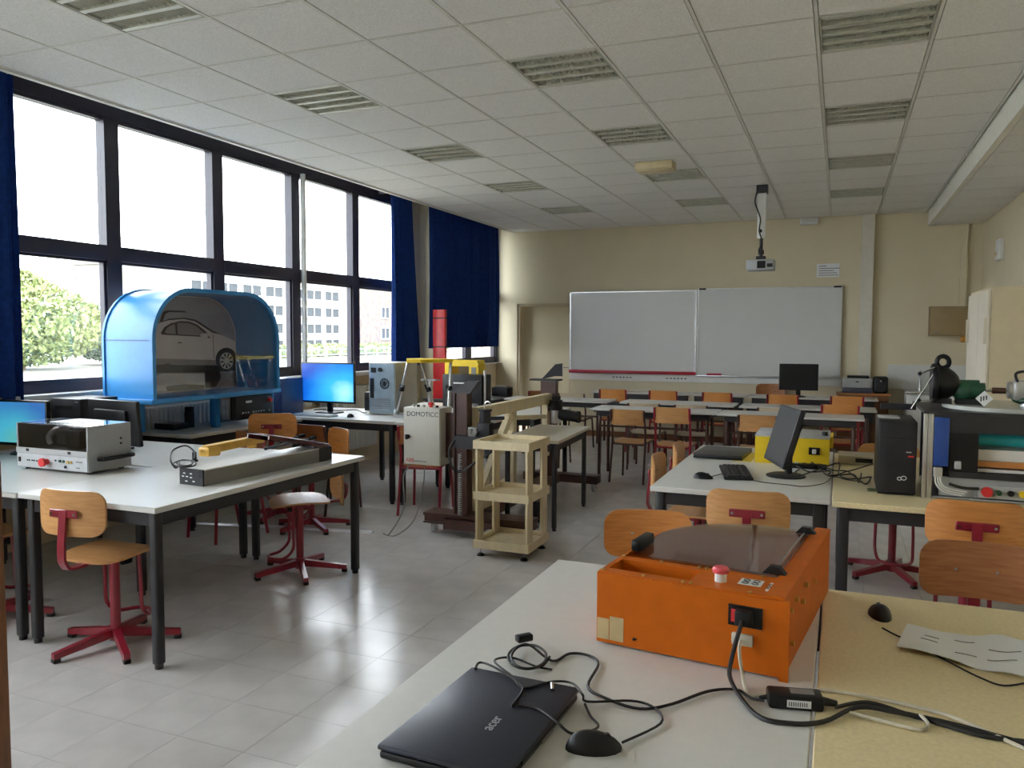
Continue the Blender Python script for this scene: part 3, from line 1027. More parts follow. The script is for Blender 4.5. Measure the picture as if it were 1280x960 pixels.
def stool(label, x, y, rz, wood=PLY, sz=0.50, bz=0.745):
    key = (wood.name, sz, bz)
    if key not in ST:
        s = make_stool(wood, sz, bz)
        ST[key] = s
        s.location = (x, y, 0)
        s.rotation_euler = (0, 0, rz)
        s['label'] = label
        s['group'] = 'red swivel workshop stools'
    else:
        s = dup(ST[key], (x, y, 0), rz, label, 'red swivel workshop stools')
    return s


stool('red-based plywood stool in the foreground left, half under the pale table', -3.42, 2.94, 0.08)
stool('red-based stool tucked under the far end of the channel table', -3.33, 4.34, 2.35, sz=0.50, bz=0.572)
stool('red-based stool at the far left edge under the mill box table', -4.36, 2.95, -0.1)
stool('red-based stool with its back to us in front of the keyboard table', -0.41, 4.28, 0.04, sz=0.50, bz=0.735)
stool('stool with bare orange-brown back behind the orange machine', -0.74, 3.36, PI+0.25, wood=PLYO, sz=0.48, bz=0.68)
stool('red-based stool with T-shaped back plate at the far right table', 0.58, 4.27, 0.0, wood=PLYO, sz=0.52, bz=0.765)
stool('stool with plain riveted brown back just beyond the nearest beige table', 0.51, 3.20, PI, wood=PLYD, sz=0.47, bz=0.70)
stool('stool seen edge-on at the left end of the keyboard table', -0.80, 5.02, -PI/2+0.02, bz=0.735)
stool('stool mostly hidden by the table corner near the closed laptop', -0.78, 5.62, -PI/2+0.05, bz=0.735)
stool('red-based stool seen through the gap under the beige table', 0.36, 5.84, PI+0.1, sz=0.50, bz=0.742)
stool('tall stool with orange back between the blue cabinet and channel table', -4.53, 5.62, 0.5, wood=PLYO, sz=0.58, bz=0.83)
stool('low stool behind the channel table before the blue-screen table', -4.02, 5.40, 2.6, wood=PLYO, sz=0.47, bz=0.70)


def PX(px, py, x):           # measured point on a plane of constant x
    d = FWD + RT*((px-640)/F_PX) + UP*((480-py)/F_PX)
    return CAM + d*((x)/d.x)


def knob(g_parent, name, p, d, r, h, material, n=12):
    p, d = Vector(p), Vector(d).normalized()
    o = G().cyl(p, p+d*h, r, n=n)
    return ob(name, o, material, g_parent, w=True)


# ------------------------------------------------------------------ blue arched simulator cabinet
XF_, XB_ = -4.90, -5.42
Y0_, Y1_, Z0_, Z1_, RA = 4.60, 6.10, 1.09, 1.975, 0.42


def arch(inset, n=10):
    pts = [(Y0_+inset, Z0_)]
    for k in range(n+1):
        a = PI-PI/2*k/n
        pts.append((Y0_+RA+math.cos(a)*(RA-inset), Z1_-RA+math.sin(a)*(RA-inset)))
    for k in range(n+1):
        a = PI/2-PI/2*k/n
        pts.append((Y1_-RA+math.cos(a)*(RA-inset), Z1_-RA+math.sin(a)*(RA-inset)))
    pts.append((Y1_-inset, Z0_))
    return pts


def band(g, i0, i1, x0, x1):
    A, B = arch(i0), arch(i1)
    n = len(A)
    vs = [(x0, *p) for p in A]+[(x1, *p) for p in A]+[(x0, *p) for p in B]+[(x1, *p) for p in B]
    fs = []
    for i in range(n-1):
        fs += [(i, i+1, n+i+1, n+i), (2*n+i, 3*n+i, 3*n+i+1, 2*n+i+1), (i, 2*n+i, 2*n+i+1, i+1), (n+i, n+i+1, 3*n+i+1, 3*n+i)]
    for i in (0, n-1):
        fs.append((i, n+i, 3*n+i, 2*n+i))
    return g.add(vs, fs)


sim = thing('simulator_cabinet', 'large blue arched cabinet with a car picture behind smoked acrylic', 'cabinet', (-5.16, 5.35, ZT))
ob('arched_shell', band(G(), 0.012, 0.03, XB_+0.02, XF_-0.02), MBLUE, sim, w=True)
ob('front_rim', band(G(), 0.0, 0.034, XF_-0.02, XF_+0.012), MBLUE, sim, w=True)
ob('rear_rim', band(G(), 0.0, 0.034, XB_, XB_+0.02), MBLUE, sim, w=True)
ob('inner_edge_highlight', band(G(), 0.036, 0.046, XB_+0.045, XB_+0.05), WHITEP, sim, w=True)  # white line painted in for the light along the inner arch edge
ob('base_tray', G().rbox(XB_-0.0, XF_+0.02, Y0_-0.02, Y1_+0.01, 1.055, 1.095, 0.006), MBLUE, sim, w=True)
ob('side_seam', G().box(XB_+0.02, XF_-0.02, Y0_+0.006, Y0_+0.0125, 1.55, 1.556), DBLUE, sim, w=True)
ob('back_panel', G().prism(arch(0.032), XB_+0.02, XB_+0.04, 'x'), CARBG, sim, label='printed picture panel', w=True)
ob('smoked_front', G().prism(arch(0.035), XF_-0.012, XF_-0.008, 'x'), SMOKE, sim, w=True)
xp = XB_+0.042


def cpt(u, v):     # crop drawing units -> panel (y, z)
    q = PX(140+u/4.8, 350+v/4.8, xp)
    return (q.y, q.z)


def cshape(name, pts, k, material):
    ob(name, G().prism([cpt(*p) for p in pts], xp+k*0.0015, xp+k*0.0015+0.0012, 'x'), material, sim, w=True)


cshape('car_shadow_print', [(150, 470), (560, 500), (760, 490), (770, 540), (560, 555), (150, 560)], 0, CARD)
cshape('car_body_print', [(120, 330), (190, 310), (245, 285), (285, 258), (340, 240), (420, 233), (480, 242), (540, 275), (600, 312), (660, 332), (735, 365),
                          (783, 395), (794, 425), (785, 470), (760, 500), (640, 512), (250, 505), (120, 490)], 1, CARB)
cshape('car_sill_print', [(120, 455), (250, 470), (620, 480), (630, 512), (250, 508), (120, 495)], 2, CARSH)
cshape('car_window_print', [(290, 318), (312, 283), (350, 260), (410, 246), (460, 248), (510, 268), (560, 308), (588, 348), (520, 340), (300, 328)], 2, CARD)
cshape('car_glass_print', [(312, 315), (330, 285), (360, 268), (408, 256), (455, 258), (500, 276), (545, 312), (556, 335), (330, 322)], 3, CARSH)
cshape('car_pillar_print', [(374, 262), (388, 262), (392, 330), (380, 330)], 4, CARD)
cshape('car_mirror_print', [(526, 325), (560, 318), (580, 335), (560, 350), (530, 345)], 4, CARB)
cshape('car_roofline_print', [(260, 262), (340, 232), (430, 226), (500, 238), (600, 305), (660, 330), (600, 316), (495, 248), (425, 234), (340, 241)], 4, CARD)
cshape('car_hatch_print', [(285, 250), (305, 190), (330, 182), (430, 185), (450, 195), (340, 193), (318, 205), (300, 250)], 2, CARD)
cshape('car_lamp_print', [(745, 375), (785, 398), (790, 420), (765, 410)], 3, BOARD)
cshape('car_door_seam', [(600, 330), (604, 330), (612, 470), (606, 470)], 4, CARSH)
cshape('car_handle_print', [(390, 372), (415, 374), (415, 380), (390, 378)], 4, CARD)


def disc(u, v, ru, rv, n=24, a0=0):
    return [(u+ru*math.cos(2*PI*i/n+a0), v+rv*math.sin(2*PI*i/n+a0)) for i in range(n)]


cshape('car_arch_print', disc(683, 478, 64, 72), 3, CARD)
cshape('car_tyre_print', disc(685, 485, 52, 62), 4, INK)
cshape('car_rim_print', disc(683, 485, 40, 50), 5, CARB)
for k in range(9):
    a = 2*PI*k/9
    a2 = a+0.33
    pts = [(683+13*math.cos(a+0.1), 485+16*math.sin(a+0.1)), (683+36*math.cos(a), 485+45*math.sin(a)), (683+36*math.cos(a2), 485+45*math.sin(a2)), (683+13*math.cos(a2-0.05), 485+16*math.sin(a2-0.05))]
    cshape('wheel_gap_print', pts, 6, CARD)
cshape('lift_print', [(235, 590), (300, 560), (552, 562), (555, 650), (240, 668)], 1, CARB)
cshape('lift_shadow_print', [(320, 640), (430, 625), (552, 630), (553, 655), (330, 668)], 2, CARD)
cshape('lift_arm_print', [(260, 520), (330, 500), (440, 535), (420, 550), (330, 520), (260, 545)], 3, CARD)
cshape('engine_print', [(555, 520), (640, 520), (650, 590), (620, 640), (556, 650)], 3, CARD)
cshape('bench_print', [(640, 560), (780, 560), (785, 640), (640, 640)], 1, CARSH)
for k, (yy, xx) in enumerate(((4.86, -5.32), (5.40, -5.02), (5.58, -5.20), (6.03, -4.96))):
    ob('support_post', G().rbox(xx-0.03, xx+0.03, yy-0.03, yy+0.03, ZT, 1.06, 0.006), MBLUE, sim, w=True)
for k, (yy, xx) in enumerate(((5.06, -5.0), (5.34, -5.0))):
    pass
ob('lower_panel', G().box(-4.935, -4.93, 5.36, 5.62, 0.84, 1.055), ACRD, sim, w=True)
ctl = ob('control_panel', G().rbox(-4.95, -4.88, 5.50, 5.99, 0.845, 1.05, 0.006), DARKG, sim, w=True)
for k in range(9):
    ob('panel_socket', G().cyl((-4.882, 5.58+k*0.035+(0.03 if k > 2 else 0)+(0.04 if k > 7 else 0), 0.905), (-4.874, 5.58+k*0.035+(0.03 if k > 2 else 0)+(0.04 if k > 7 else 0), 0.905), 0.008, n=8), SILV, ctl, w=True)
ob('panel_lettering', G().box(-4.881, -4.878, 5.62, 5.70, 0.99, 1.01), SILV, ctl, w=True)
ob('stop_button', G().cyl((-4.882, 5.93, 1.0), (-4.85, 5.93, 1.0), 0.02), REDB, ctl, w=True)
bt = thing('spray_can', 'dark cylindrical can standing in front of the blue cabinet posts', 'can', P(237, 534, ZT))
c = P(237, 534, ZT)
ob('can_body', G().lathe([(0.040, 0), (0.042, 0.005), (0.042, 0.13), (0.036, 0.14)], 18, T(c.x, c.y, ZT)), DARKG, bt, w=True)
ob('can_cap', G().lathe([(0.037, 0.14), (0.038, 0.145), (0.038, 0.175), (0.034, 0.18)], 18, T(c.x, c.y, ZT)), BLACKP, bt, w=True)
c = P(205, 536, ZT)
solo('flat_black_box', G().rbox(c.x-0.06, c.x+0.16, c.y-0.05, c.y+0.12, ZT, ZT+0.05, 0.006), DARKG, 'flat black box lying left of the dark can', 'box', loc=(c.x, c.y, ZT))
solo('navy_case', G().rbox(-5.34, -5.15, 6.46, 6.80, ZT, 1.16, 0.008), mat('navy_sheet', (0.03, 0.045, 0.12), 0.4), 'dark navy metal case beside the blue arched cabinet', 'case', loc=(-5.245, 6.63, ZT))
solo('paper_label', G().box(XW+0.046, XW+0.048, 4.81, 4.90, 1.36, 1.50), PAPER, 'small white paper label stuck on the dark window frame', 'label', loc=(XW+0.047, 4.86, 1.36))


# ------------------------------------------------------------------ monitors
def monitor(label, x, y, z, wd, ht, zc, rz, screen=None, base_r=0.1, round_base=True, tilt=0.0, body=BLACKP):
    """screen faces -y before rotation; x, y, z is the table point under the panel centre"""
    r = thing('monitor', label, 'monitor', (x, y, z), rz)
    M = T(0, 0, zc, rx=tilt)
    ob('panel_body', G().rbox(-wd/2, wd/2, -0.012, 0.02, -ht/2, ht/2, 0.006, 2, M).rbox(-wd*0.33, wd*0.33, 0.018, 0.05, -ht*0.36, ht*0.3, 0.012, 2, M), body, r)
    ob('screen', G().box(-wd/2+0.014, wd/2-0.014, -0.0135, -0.0115, -ht/2+0.02, ht/2-0.014, M), screen or BLACKP, r)
    ob('neck', G().rbox(-0.03, 0.03, 0.02, 0.05, 0.01, zc, 0.006), body, r)
    if round_base:
        ob('foot', G().lathe([(base_r, 0), (base_r, 0.006), (base_r*0.8, 0.014), (0.03, 0.02)], 24, T(0, 0.02, 0)), body, r)
    else:
        ob('foot', G().rbox(-0.12, 0.12, -0.06, 0.11, 0, 0.014, 0.005), body, r)
    return r


def mouse(label, x, y, z, rz, s=1.0, pearl=False):
    r = thing('mouse', label, 'mouse', (x, y, z), rz, 'computer mice')
    g = G()
    n, k = 16, 8
    vs = []
    for j in range(k+1):
        f = math.sin(PI/2*j/k)
        h = math.cos(PI/2*j/k)
        for i in range(n):
            a = 2*PI*i/n
            rx, ry = 0.031*(1+0.1*math.sin(a)), 0.056
            yy = ry*math.sin(a)*f
            vs.append((rx*math.cos(a)*f*s, yy*s, (0.036*h*(1-0.25*math.sin(a)*f))*s))
    fs = []
    for j in range(k):
        for i in range(n):
            fs.append((j*n+i, j*n+(i+1) % n, (j+1)*n+(i+1) % n, (j+1)*n+i))
    fs.append(tuple(range(k*n, (k+1)*n)))
    ob('mouse_shell', g.add(vs, fs), BLACKP, r)
    ob('scroll_wheel', G().cyl((-0.004*s, 0.026*s, 0.0235*s), (0.004*s, 0.026*s, 0.0235*s), 0.008*s, n=12), DARKG, r)
    return r


def keyboard(label, x, y, z, rz, body, keys, wd=0.44, dp=0.15):
    r = thing('keyboard', label, 'keyboard', (x, y, z), rz)
    ob('keyboard_case', G().rbox(-wd/2, wd/2, -dp/2, dp/2, 0, 0.018, 0.005), body, r)
    km = mesh_of('key_row', G().box(0, 1, 0, 1, 0, 1), keys)
    for j in range(5):
        g = G()
        nk = 18
        for i in range(nk):
            x0 = -wd/2+0.012+i*(wd-0.024)/nk
            g.box(x0+0.0015, x0+(wd-0.024)/nk-0.0015, -dp/2+0.012+j*(dp-0.03)/5, -dp/2+0.012+(j+0.85)*(dp-0.03)/5, 0.018, 0.024)
        o = ob('key_row', g, keys, r, smooth=False)
        o['kind'] = 'stuff'
    return r


monitor('black monitor at the left edge showing a teal-blue desktop', -5.11, 3.70, ZT-0.004, 0.43, 0.31, 0.21, 0.10, SCRT)
monitor('black monitor turned away, its dark back towards the grey mill box', -4.74, 4.12, ZT-0.004, 0.54, 0.32, 0.19, PI-0.12, BLACKP, round_base=False, tilt=-0.08)
b = thing('desktop_computer', 'wide black desktop computer case behind the teal-screen monitor', 'computer', (-5.15, 4.27, ZT))
ob('case', G().rbox(-5.40, -5.10, 4.13, 4.46, ZT-0.004, 1.125, 0.006), DARKG, b, w=True)
ob('badge', G().box(-5.15, -5.12, 4.127, 4.131, 1.10, 1.107), SILV, b, w=True)
ob('drive_slot', G().box(-5.36, -5.18, 4.127, 4.131, 1.05, 1.075), BLACKP, b, w=True)

cm = PV(410, 480, 6.86)
monitor('monitor glowing bright blue on the window-side table', cm.x, 6.86, ZT, 0.66, 0.42, 0.315, 0.0, SCRB, round_base=False)
kc = P(417, 517, ZT)
keyboard('pale grey keyboard in front of the bright blue monitor', kc.x-0.02, 6.56, ZT, 0.0, GREYP, WHITEP)
mc = P(458, 518, ZT)
mouse('black mouse between the pale keyboard and the silver tower', mc.x, 6.62, ZT, 0.2)

# silver tower with its rear to the camera
a, b2 = PV(461, 457, 6.92), PV(495, 518, 6.92)
x0, x1 = a.x, b2.x
tw = thing('tower_computer', 'silver-beige computer tower with its bluish rear panel towards us', 'computer', ((x0+x1)/2, 7.12, ZT))
ob('case', G().rbox(x0, x1, 6.92, 7.36, ZT+0.005, 1.32, 0.006), mat('beige_case', (0.50, 0.47, 0.41), 0.45, var=0.03), tw, w=True)
rp = ob('rear_panel', G().box(x0+0.012, x1-0.012, 6.914, 6.921, ZT+0.02, 1.31), mat('bluish_zinc', (0.38, 0.48, 0.56), 0.35, metal=0.4, var=0.06), tw, w=True)
fc = ((x0+x1)/2+0.03, 6.913, 1.11)
ob('fan_ring', G().tube([(fc[0]+0.05*math.cos(t*PI/8), 6.912, fc[2]+0.05*math.sin(t*PI/8)) for t in range(16)], 0.005, 6, True), DARKG, rp, w=True)
for k in range(8):
    t = k*PI/8
    ob('fan_guard_bar', G().cyl((fc[0]-0.045*math.cos(t), 6.912, fc[2]-0.045*math.sin(t)), (fc[0]+0.045*math.cos(t), 6.912, fc[2]+0.045*math.sin(t)), 0.0025, n=6), DARKG, rp, w=True)
ob('power_socket', G().box(x0+0.03, x0+0.09, 6.909, 6.915, 1.22, 1.27), BLACKP, rp, w=True)
ob('power_socket', G().cyl((x0+0.14, 6.916, 1.25), (x0+0.14, 6.90, 1.25), 0.022), DARKG, rp, w=True)
ob('port_column', G().box(x0+0.02, x0+0.06, 6.909, 6.915, 0.96, 1.16), BLACKP, rp, w=True)
for k in range(6):
    ob('slot_cover', G().box(x0+0.03, x1-0.07, 6.911, 6.915, 0.84+k*0.022, 0.852+k*0.022), ALU, rp, w=True)
ob('case_foot', G().box(x0+0.01, x1-0.01, 6.96, 7.00, ZT, ZT+0.006), BLACKP, tw, w=True)
ob('case_foot', G().box(x0+0.01, x1-0.01, 7.26, 7.30, ZT, ZT+0.006), BLACKP, tw, w=True)
for k, xx in enumerate((-4.66, -4.55)):
    s_ = thing('desk_speaker', 'small black speaker %s behind the silver tower' % ('left one' if k == 0 else 'right one'), 'speaker', (xx, 7.30, ZT), 0, 'pair of small desk speakers')
    ob('speaker_case', G().rbox(-0.04, 0.04, -0.05, 0.05, 0, 0.2, 0.008), BLACKP, s_)
    ob('speaker_cone', G().cyl((0, -0.049, 0.08), (0, -0.055, 0.08), 0.03), DARKG, s_)


def cable(label, pts, r, material=RUBBER, k=5, name='cable', n=6, extra=None):
    g = G().tube(smooth_path(pts, k), r, n)
    if extra:
        extra(g)
    return solo(name, g, material, label, 'cable', loc=tuple(pts[0]))


zc = ZT+0.006
cable('tangle of grey cables behind the pale keyboard', [(-5.15, 7.2, zc), (-5.2, 7.05, zc), (-5.1, 7.1, zc), (-4.9, 7.12, zc), (-4.75, 7.15, zc+0.01), (-4.65, 7.1, zc), (-4.55, 7.0, zc), (-4.42, 6.86, zc+0.02)], 0.005)
cable('thin cable hanging under the blue-screen table', [(-4.75, 6.9, 0.75), (-4.78, 6.92, 0.6), (-4.86, 6.98, 0.45), (-5.0, 7.1, 0.32)], 0.005)

# ------------------------------------------------------------------ hexapod platform, black case, yellow machine
yh = 6.98
hc = PV(533, 500, yh)
hx = thing('hexapod', 'six-legged motion platform with yellow top plate on silver struts', 'machine', (hc.x, yh, ZT))
zt = PV(530, 450, yh).z
tp = []
for k in range(6):
    a = (k//2)*2*PI/3+(0.28 if k % 2 else -0.28)-PI/2
    tp.append((hc.x+0.27*math.cos(a), yh+0.27*math.sin(a)))
ob('top_plate', G().prism(tp, zt-0.02, zt+0.012, 'z'), YELLOW, hx, w=True)
bp = []
for k in range(6):
    a = (k//2)*2*PI/3+(0.24 if k % 2 else -0.24)-PI/2+PI/3
    bp.append((hc.x+0.33*math.cos(a), yh+0.33*math.sin(a)))
ob('base_ring', G().prism(bp, ZT, ZT+0.03, 'z'), GREYP, hx, w=True)
order = [(0, 5), (1, 0), (2, 1), (3, 2), (4, 3), (5, 4)]
for i, j in order:
    p0 = Vector((bp[j][0], bp[j][1], ZT+0.05))
    p1 = Vector((tp[i][0], tp[i][1], zt-0.02))
    p0 = p0+(Vector((hc.x, yh, p0.z))-p0)*0.08
    p1 = p1+(Vector((hc.x, yh, p1.z))-p1)*0.06
    st = ob('strut', G().cyl(p0, p0.lerp(p1, 0.5), 0.017, n=10).cyl(p0.lerp(p1, 0.5), p1, 0.011, n=10), STEEL, hx, w=True)
    ob('strut_collar', G().cyl(p0.lerp(p1, 0.44), p0.lerp(p1, 0.52), 0.026, n=10), BLACKP, st, w=True)
    ob('ball_joint', G().ball(p0, 0.028), GREYP, st, w=True)
ob('centre_post', G().cyl((hc.x+0.04, yh, ZT), (hc.x+0.04, yh, 1.15), 0.022).box(hc.x-0.05, hc.x+0.13, yh-0.04, yh+0.04, 1.15, 1.165).cyl((hc.x+0.04, yh, ZT), (hc.x+0.04, yh, 0.88), 0.05), ALU, hx, w=True)

yb = 8.0
a, b2 = PV(553, 468, yb), PV(602, 505, yb)
bc = thing('black_case', 'black open equipment case beside the six-legged platform', 'case', ((a.x+b2.x)/2, yb, ZT-0.01))
ob('case_body', G().rbox(a.x, b2.x, yb, yb+0.26, ZT-0.01, a.z, 0.006), DARKG, bc, w=True)
ob('white_strip', G().box(a.x+0.14, b2.x-0.12, yb-0.004, yb, a.z-0.10, a.z-0.085), WHITEP, bc, w=True)
ob('silver_post', G().cyl((b2.x+0.02, yb+0.04, ZT-0.01), (b2.x+0.02, yb+0.04, a.z+0.05), 0.014), ALU, bc, w=True)
ym = yb+0.30
a, b2 = PV(556, 450, ym), PV(598, 470, ym)
ymch = thing('yellow_machine', 'yellow portal-shaped machine housing behind the black case', 'machine', ((a.x+b2.x)/2, ym+0.08, ZT-0.01))
ob('portal_top', G().prism([(a.x, a.z-0.07), (b2.x-0.02, a.z-0.07), (b2.x, a.z-0.05), (b2.x-0.02, a.z), (a.x, a.z)], ym, ym+0.2, 'y'), YELLOW, ymch, w=True)
ob('portal_leg', G().box(b2.x-0.12, b2.x, ym, ym+0.2, ZT-0.01, a.z-0.07), YELLOW, ymch, w=True)
ob('portal_leg', G().box(a.x, a.x+0.08, ym, ym+0.2, ZT-0.01, a.z-0.07), YELLOW, ymch, w=True)
ob('grey_window', G().box(b2.x-0.09, b2.x-0.03, ym-0.004, ym, a.z-0.17, a.z-0.08), MGREY, ymch, w=True)

# grey clutter on the far truss table
for k, (px_, py_, wd, ht, mm, nm) in enumerate(((610, 516, 0.10, 0.05, GREYP, 'small grey power unit'), (590, 514, 0.12, 0.07, GREYP, 'squat grey gear housing'))):
    q = P(px_, py_, ZT-0.01)
    q.y = max(7.55, min(q.y, 8.2))
    q.x = PV(px_, py_, q.y).x
    r = thing('equipment_box', nm+' on the table behind the truss', 'box', (q.x, q.y, ZT-0.01))
    ob('housing', G().rbox(-wd/2, wd/2, -0.05, 0.05, 0, ht, 0.008), mm, r)
    ob('cover', G().rbox(-wd/2+0.01, wd/2-0.01, -0.04, 0.04, ht, ht+0.012, 0.004), MGREY, r)

# red floor-standing board
yr = 9.36
a, b2 = PV(541, 387, yr), PV(556, 387, yr)
rs = thing('red_column', 'tall narrow red standing column with black bands before the curtain', 'column', ((a.x+b2.x)/2, yr+0.08, 0.76))
ob('column_body', G().rbox(a.x, b2.x, yr, yr+0.06, 0.76, a.z, 0.005), REDB, rs, w=True)
for zz in (a.z-0.12, a.z-0.50):
    ob('black_band', G().box(a.x-0.003, b2.x+0.003, yr-0.003, yr+0.063, zz, zz+0.015), BLACKP, rs, w=True)
for k, (xx, yy, ww, hh_) in enumerate(((-4.6, 9.8, 0.3, 0.08), (-4.35, 10.2, 0.24, 0.12))):
    r = thing('equipment_box', 'dark low apparatus on the far dark table, %s' % ('nearer one' if k == 0 else 'farther one'), 'box', (xx, yy, 0.76))
    ob('housing', G().rbox(-ww/2, ww/2, -0.1, 0.1, 0, hh_, 0.01), DARKG, r)
    ob('cover', G().rbox(-ww/2+0.03, ww/2-0.03, -0.07, 0.07, hh_, hh_+0.02, 0.006), MGREY, r)

# ------------------------------------------------------------------ grey mill box
mx0, mx1, my0, my1, mz0, mz1 = -4.58, -3.985, 3.27, 3.57, ZT+0.01, 1.066
MILL = mat('mill_grey', (0.29, 0.30, 0.315), 0.4, var=0.03)
ml = thing('mill_box', 'grey bench milling box with dark front window and red knob', 'machine', ((mx0+mx1)/2, (my0+my1)/2, ZT-0.004))
ob('bottom_case', G().box(mx0, mx1, my0, my1, mz0, mz0+0.105), MILL, ml, w=True)
ob('side_panel', G().box(mx1-0.012, mx1, my0, my1, mz0+0.105, mz1), MILL, ml, w=True)
ob('side_panel', G().box(mx0, mx0+0.012, my0, my1, mz0+0.105, mz1), MILL, ml, w=True)
ob('rear_panel', G().box(mx0+0.012, mx1-0.012, my1-0.012, my1, mz0+0.105, mz1-0.006), MGREY, ml, w=True)
ob('top_panel', G().box(mx0+0.012, mx1-0.012, my0+0.02, my1, mz1-0.006, mz1+0.001), ACRY, ml, w=True)
ob('front_window', G().box(mx0+0.012, mx1-0.012, my0+0.002, my0+0.007, mz0+0.12, mz1-0.004), ACRD, ml, w=True)
ob('front_ledge', G().box(mx0, mx1, my0-0.006, my0, mz0+0.088, mz0+0.12), GREYP, ml, w=True)
fp_ = ob('control_strip', G().box(mx0+0.006, mx1-0.006, my0-0.004, my0, mz0+0.004, mz0+0.086), mat('pale_strip', (0.52, 0.54, 0.57), 0.4), ml, w=True)
zk = mz0+0.045
ob('power_switch', G().box(mx0+0.02, mx0+0.036, my0-0.008, my0-0.003, zk-0.012, zk+0.016), BLACKP, fp_, w=True)
ob('red_knob', G().cyl((mx0+0.262, my0-0.03, zk), (mx0+0.262, my0-0.004, zk), 0.018).cyl((mx0+0.262, my0-0.045, zk), (mx0+0.262, my0-0.028, zk), 0.025), REDB, fp_, label='red mushroom knob', w=True)
for k in range(6):
    xx = mx0+0.095+k*0.016+(0.008 if k > 1 else 0)+(0.008 if k > 3 else 0)
    ob('small_socket', G().cyl((xx, my0-0.007, zk), (xx, my0-0.003, zk), 0.0045, n=8), BLACKP, fp_, w=True)
for k, (mm, xx, dz) in enumerate(((GREENP, 0.37, 0.01), (GREENP, 0.40, 0.01), (GOLD, 0.435, 0.008), (GOLD, 0.462, 0.008), (BLACKP, 0.415, -0.022), (DARKG, 0.335, 0.012), (DARKG, 0.215, -0.005))):
    ob('push_button', G().cyl((mx0+xx, my0-0.01, zk+dz), (mx0+xx, my0-0.003, zk+dz), 0.009 if k != 5 else 0.005, n=10), mm, fp_, w=True)
for k in range(2):
    ob('print_line', G().box(mx0+0.50, mx0+0.55-0.02*k, my0-0.006, my0-0.0035, zk+0.01-k*0.035, zk+0.016-k*0.035), MGREY, fp_, w=True)
hg = smooth_path([(mx1, my0+0.07, mz0+0.07), (mx1+0.03, my0+0.07, mz0+0.072), (mx1+0.04, my0+0.09, mz0+0.072), (mx1+0.04, my0+0.26, mz0+0.072), (mx1+0.03, my0+0.28, mz0+0.072), (mx1, my0+0.28, mz0+0.07)], 4)
ob('carry_handle', G().tube(hg, 0.013, 10), BLACKP, ml, w=True)
ob('latch', G().box(mx1, mx1+0.004, my0+0.22, my0+0.232, mz0+0.14, mz0+0.152).box(mx1, mx1+0.004, my0+0.22, my0+0.232, mz0+0.17, mz0+0.182), BLACKP, ml, w=True)
for xx in (0.09, 0.44):
    ob('window_clip', G().box(mx0+xx, mx0+xx+0.02, my0-0.010, my0-0.005, mz0+0.10, mz0+0.115), DARKG, ml, w=True)
ob('spindle_block', G().rbox(mx0+0.26, mx0+0.38, my0+0.12, my0+0.22, mz0+0.11, mz0+0.22, 0.01), DARKG, ml, w=True)
ob('gantry_rail', G().box(mx0+0.03, mx1-0.03, my0+0.22, my0+0.24, mz0+0.17, mz0+0.185).box(mx0+0.03, mx1-0.03, my0+0.22, my0+0.24, mz0+0.205, mz0+0.22).box(mx0+0.03, mx1-0.03, my0+0.24, my0+0.25, mz0+0.10, mz0+0.23), ALU, ml, w=True)
cb = smooth_path([(mx0+0.16, my0+0.1, mz0+0.13), (mx0+0.15, my0+0.1, mz0+0.18), (mx0+0.20, my0+0.12, mz0+0.225), (mx0+0.28, my0+0.15, mz0+0.215)], 5)
ob('spindle_hose', G().tube(cb, 0.017, 8), ALU, ml, w=True)
for sx in (mx0+0.04, mx1-0.04):
    for sy in (my0+0.04, my1-0.04):
        ob('rubber_foot', G().cyl((sx, sy, ZT-0.004), (sx, sy, mz0), 0.016, n=10), RUBBER, ml, w=True)
solo('white_sheet', G().box(mx0+0.16, mx0+0.40, my0+0.10, my0+0.30, mz1+0.001, mz1+0.003), PAPER, 'white sheet standing in for the reflection on the grey mill box', 'paper', loc=(mx0+0.28, my0+0.2, mz1+0.001))  # flat white patch put in for the bright reflection on the clear top

# ------------------------------------------------------------------ long grey channel with amber tool
cl = thing('wiring_channel', 'long grey boxed channel with white top lying on the pale table', 'channel', (-3.205, 3.26, ZT), -0.075)
ob('channel_body', G().box(-0.085, 0.085, 0.006, 1.05, 0, 0.082), MGREY, cl)
ob('channel_top', G().box(-0.085, 0.085, 0.0, 1.05, 0.082, 0.088), LAMW, cl)
ob('dark_end_section', G().box(-0.087, 0.087, 0.93, 1.052, -0.0, 0.089), DARKG, cl)
ec = ob('end_cap', G().box(-0.087, 0.087, -0.004, 0.006, 0, 0.089), DARKG, cl)
for k, (xx, zz) in enumerate(((-0.05, 0.062), (0.0, 0.062), (-0.06, 0.045), (-0.03, 0.045), (0.0, 0.042), (-0.035, 0.02), (0.02, 0.022))):
    ob('end_marking', G().box(xx-0.008, xx+0.008, -0.0055, -0.0035, zz-0.003, zz+0.003), SILV, ec)
for k, zz in enumerate((0.075, 0.055)):
    ob('end_screw', G().cyl((0.065, -0.004, zz), (0.065, -0.008, zz), 0.006, n=8), BLACKP, ec)
RACR = mat('dark_red_acrylic', (0.055, 0.008, 0.012), 0.12, coat=0.5)
cv = G()
for i_ in range(13):
    pass
th = math.atan2(0.115, 0.52)
cv.rbox(-0.086, 0.086, -0.56, 0.0, 0.0, 0.007, 0.003, 2, T(0, 1.03, 0.098, rx=-th))
cover = ob('smoked_cover', cv, RACR, cl, label='dark red smoked cover tilted open')
ob('cover_lip', G().box(0.080, 0.086, -0.55, -0.0, -0.022, 0.0, T(0, 1.03, 0.098, rx=-th)), RACR, cover)
ob('cover_lip', G().box(-0.086, -0.080, -0.55, -0.0, -0.022, 0.0, T(0, 1.03, 0.098, rx=-th)), RACR, cover)
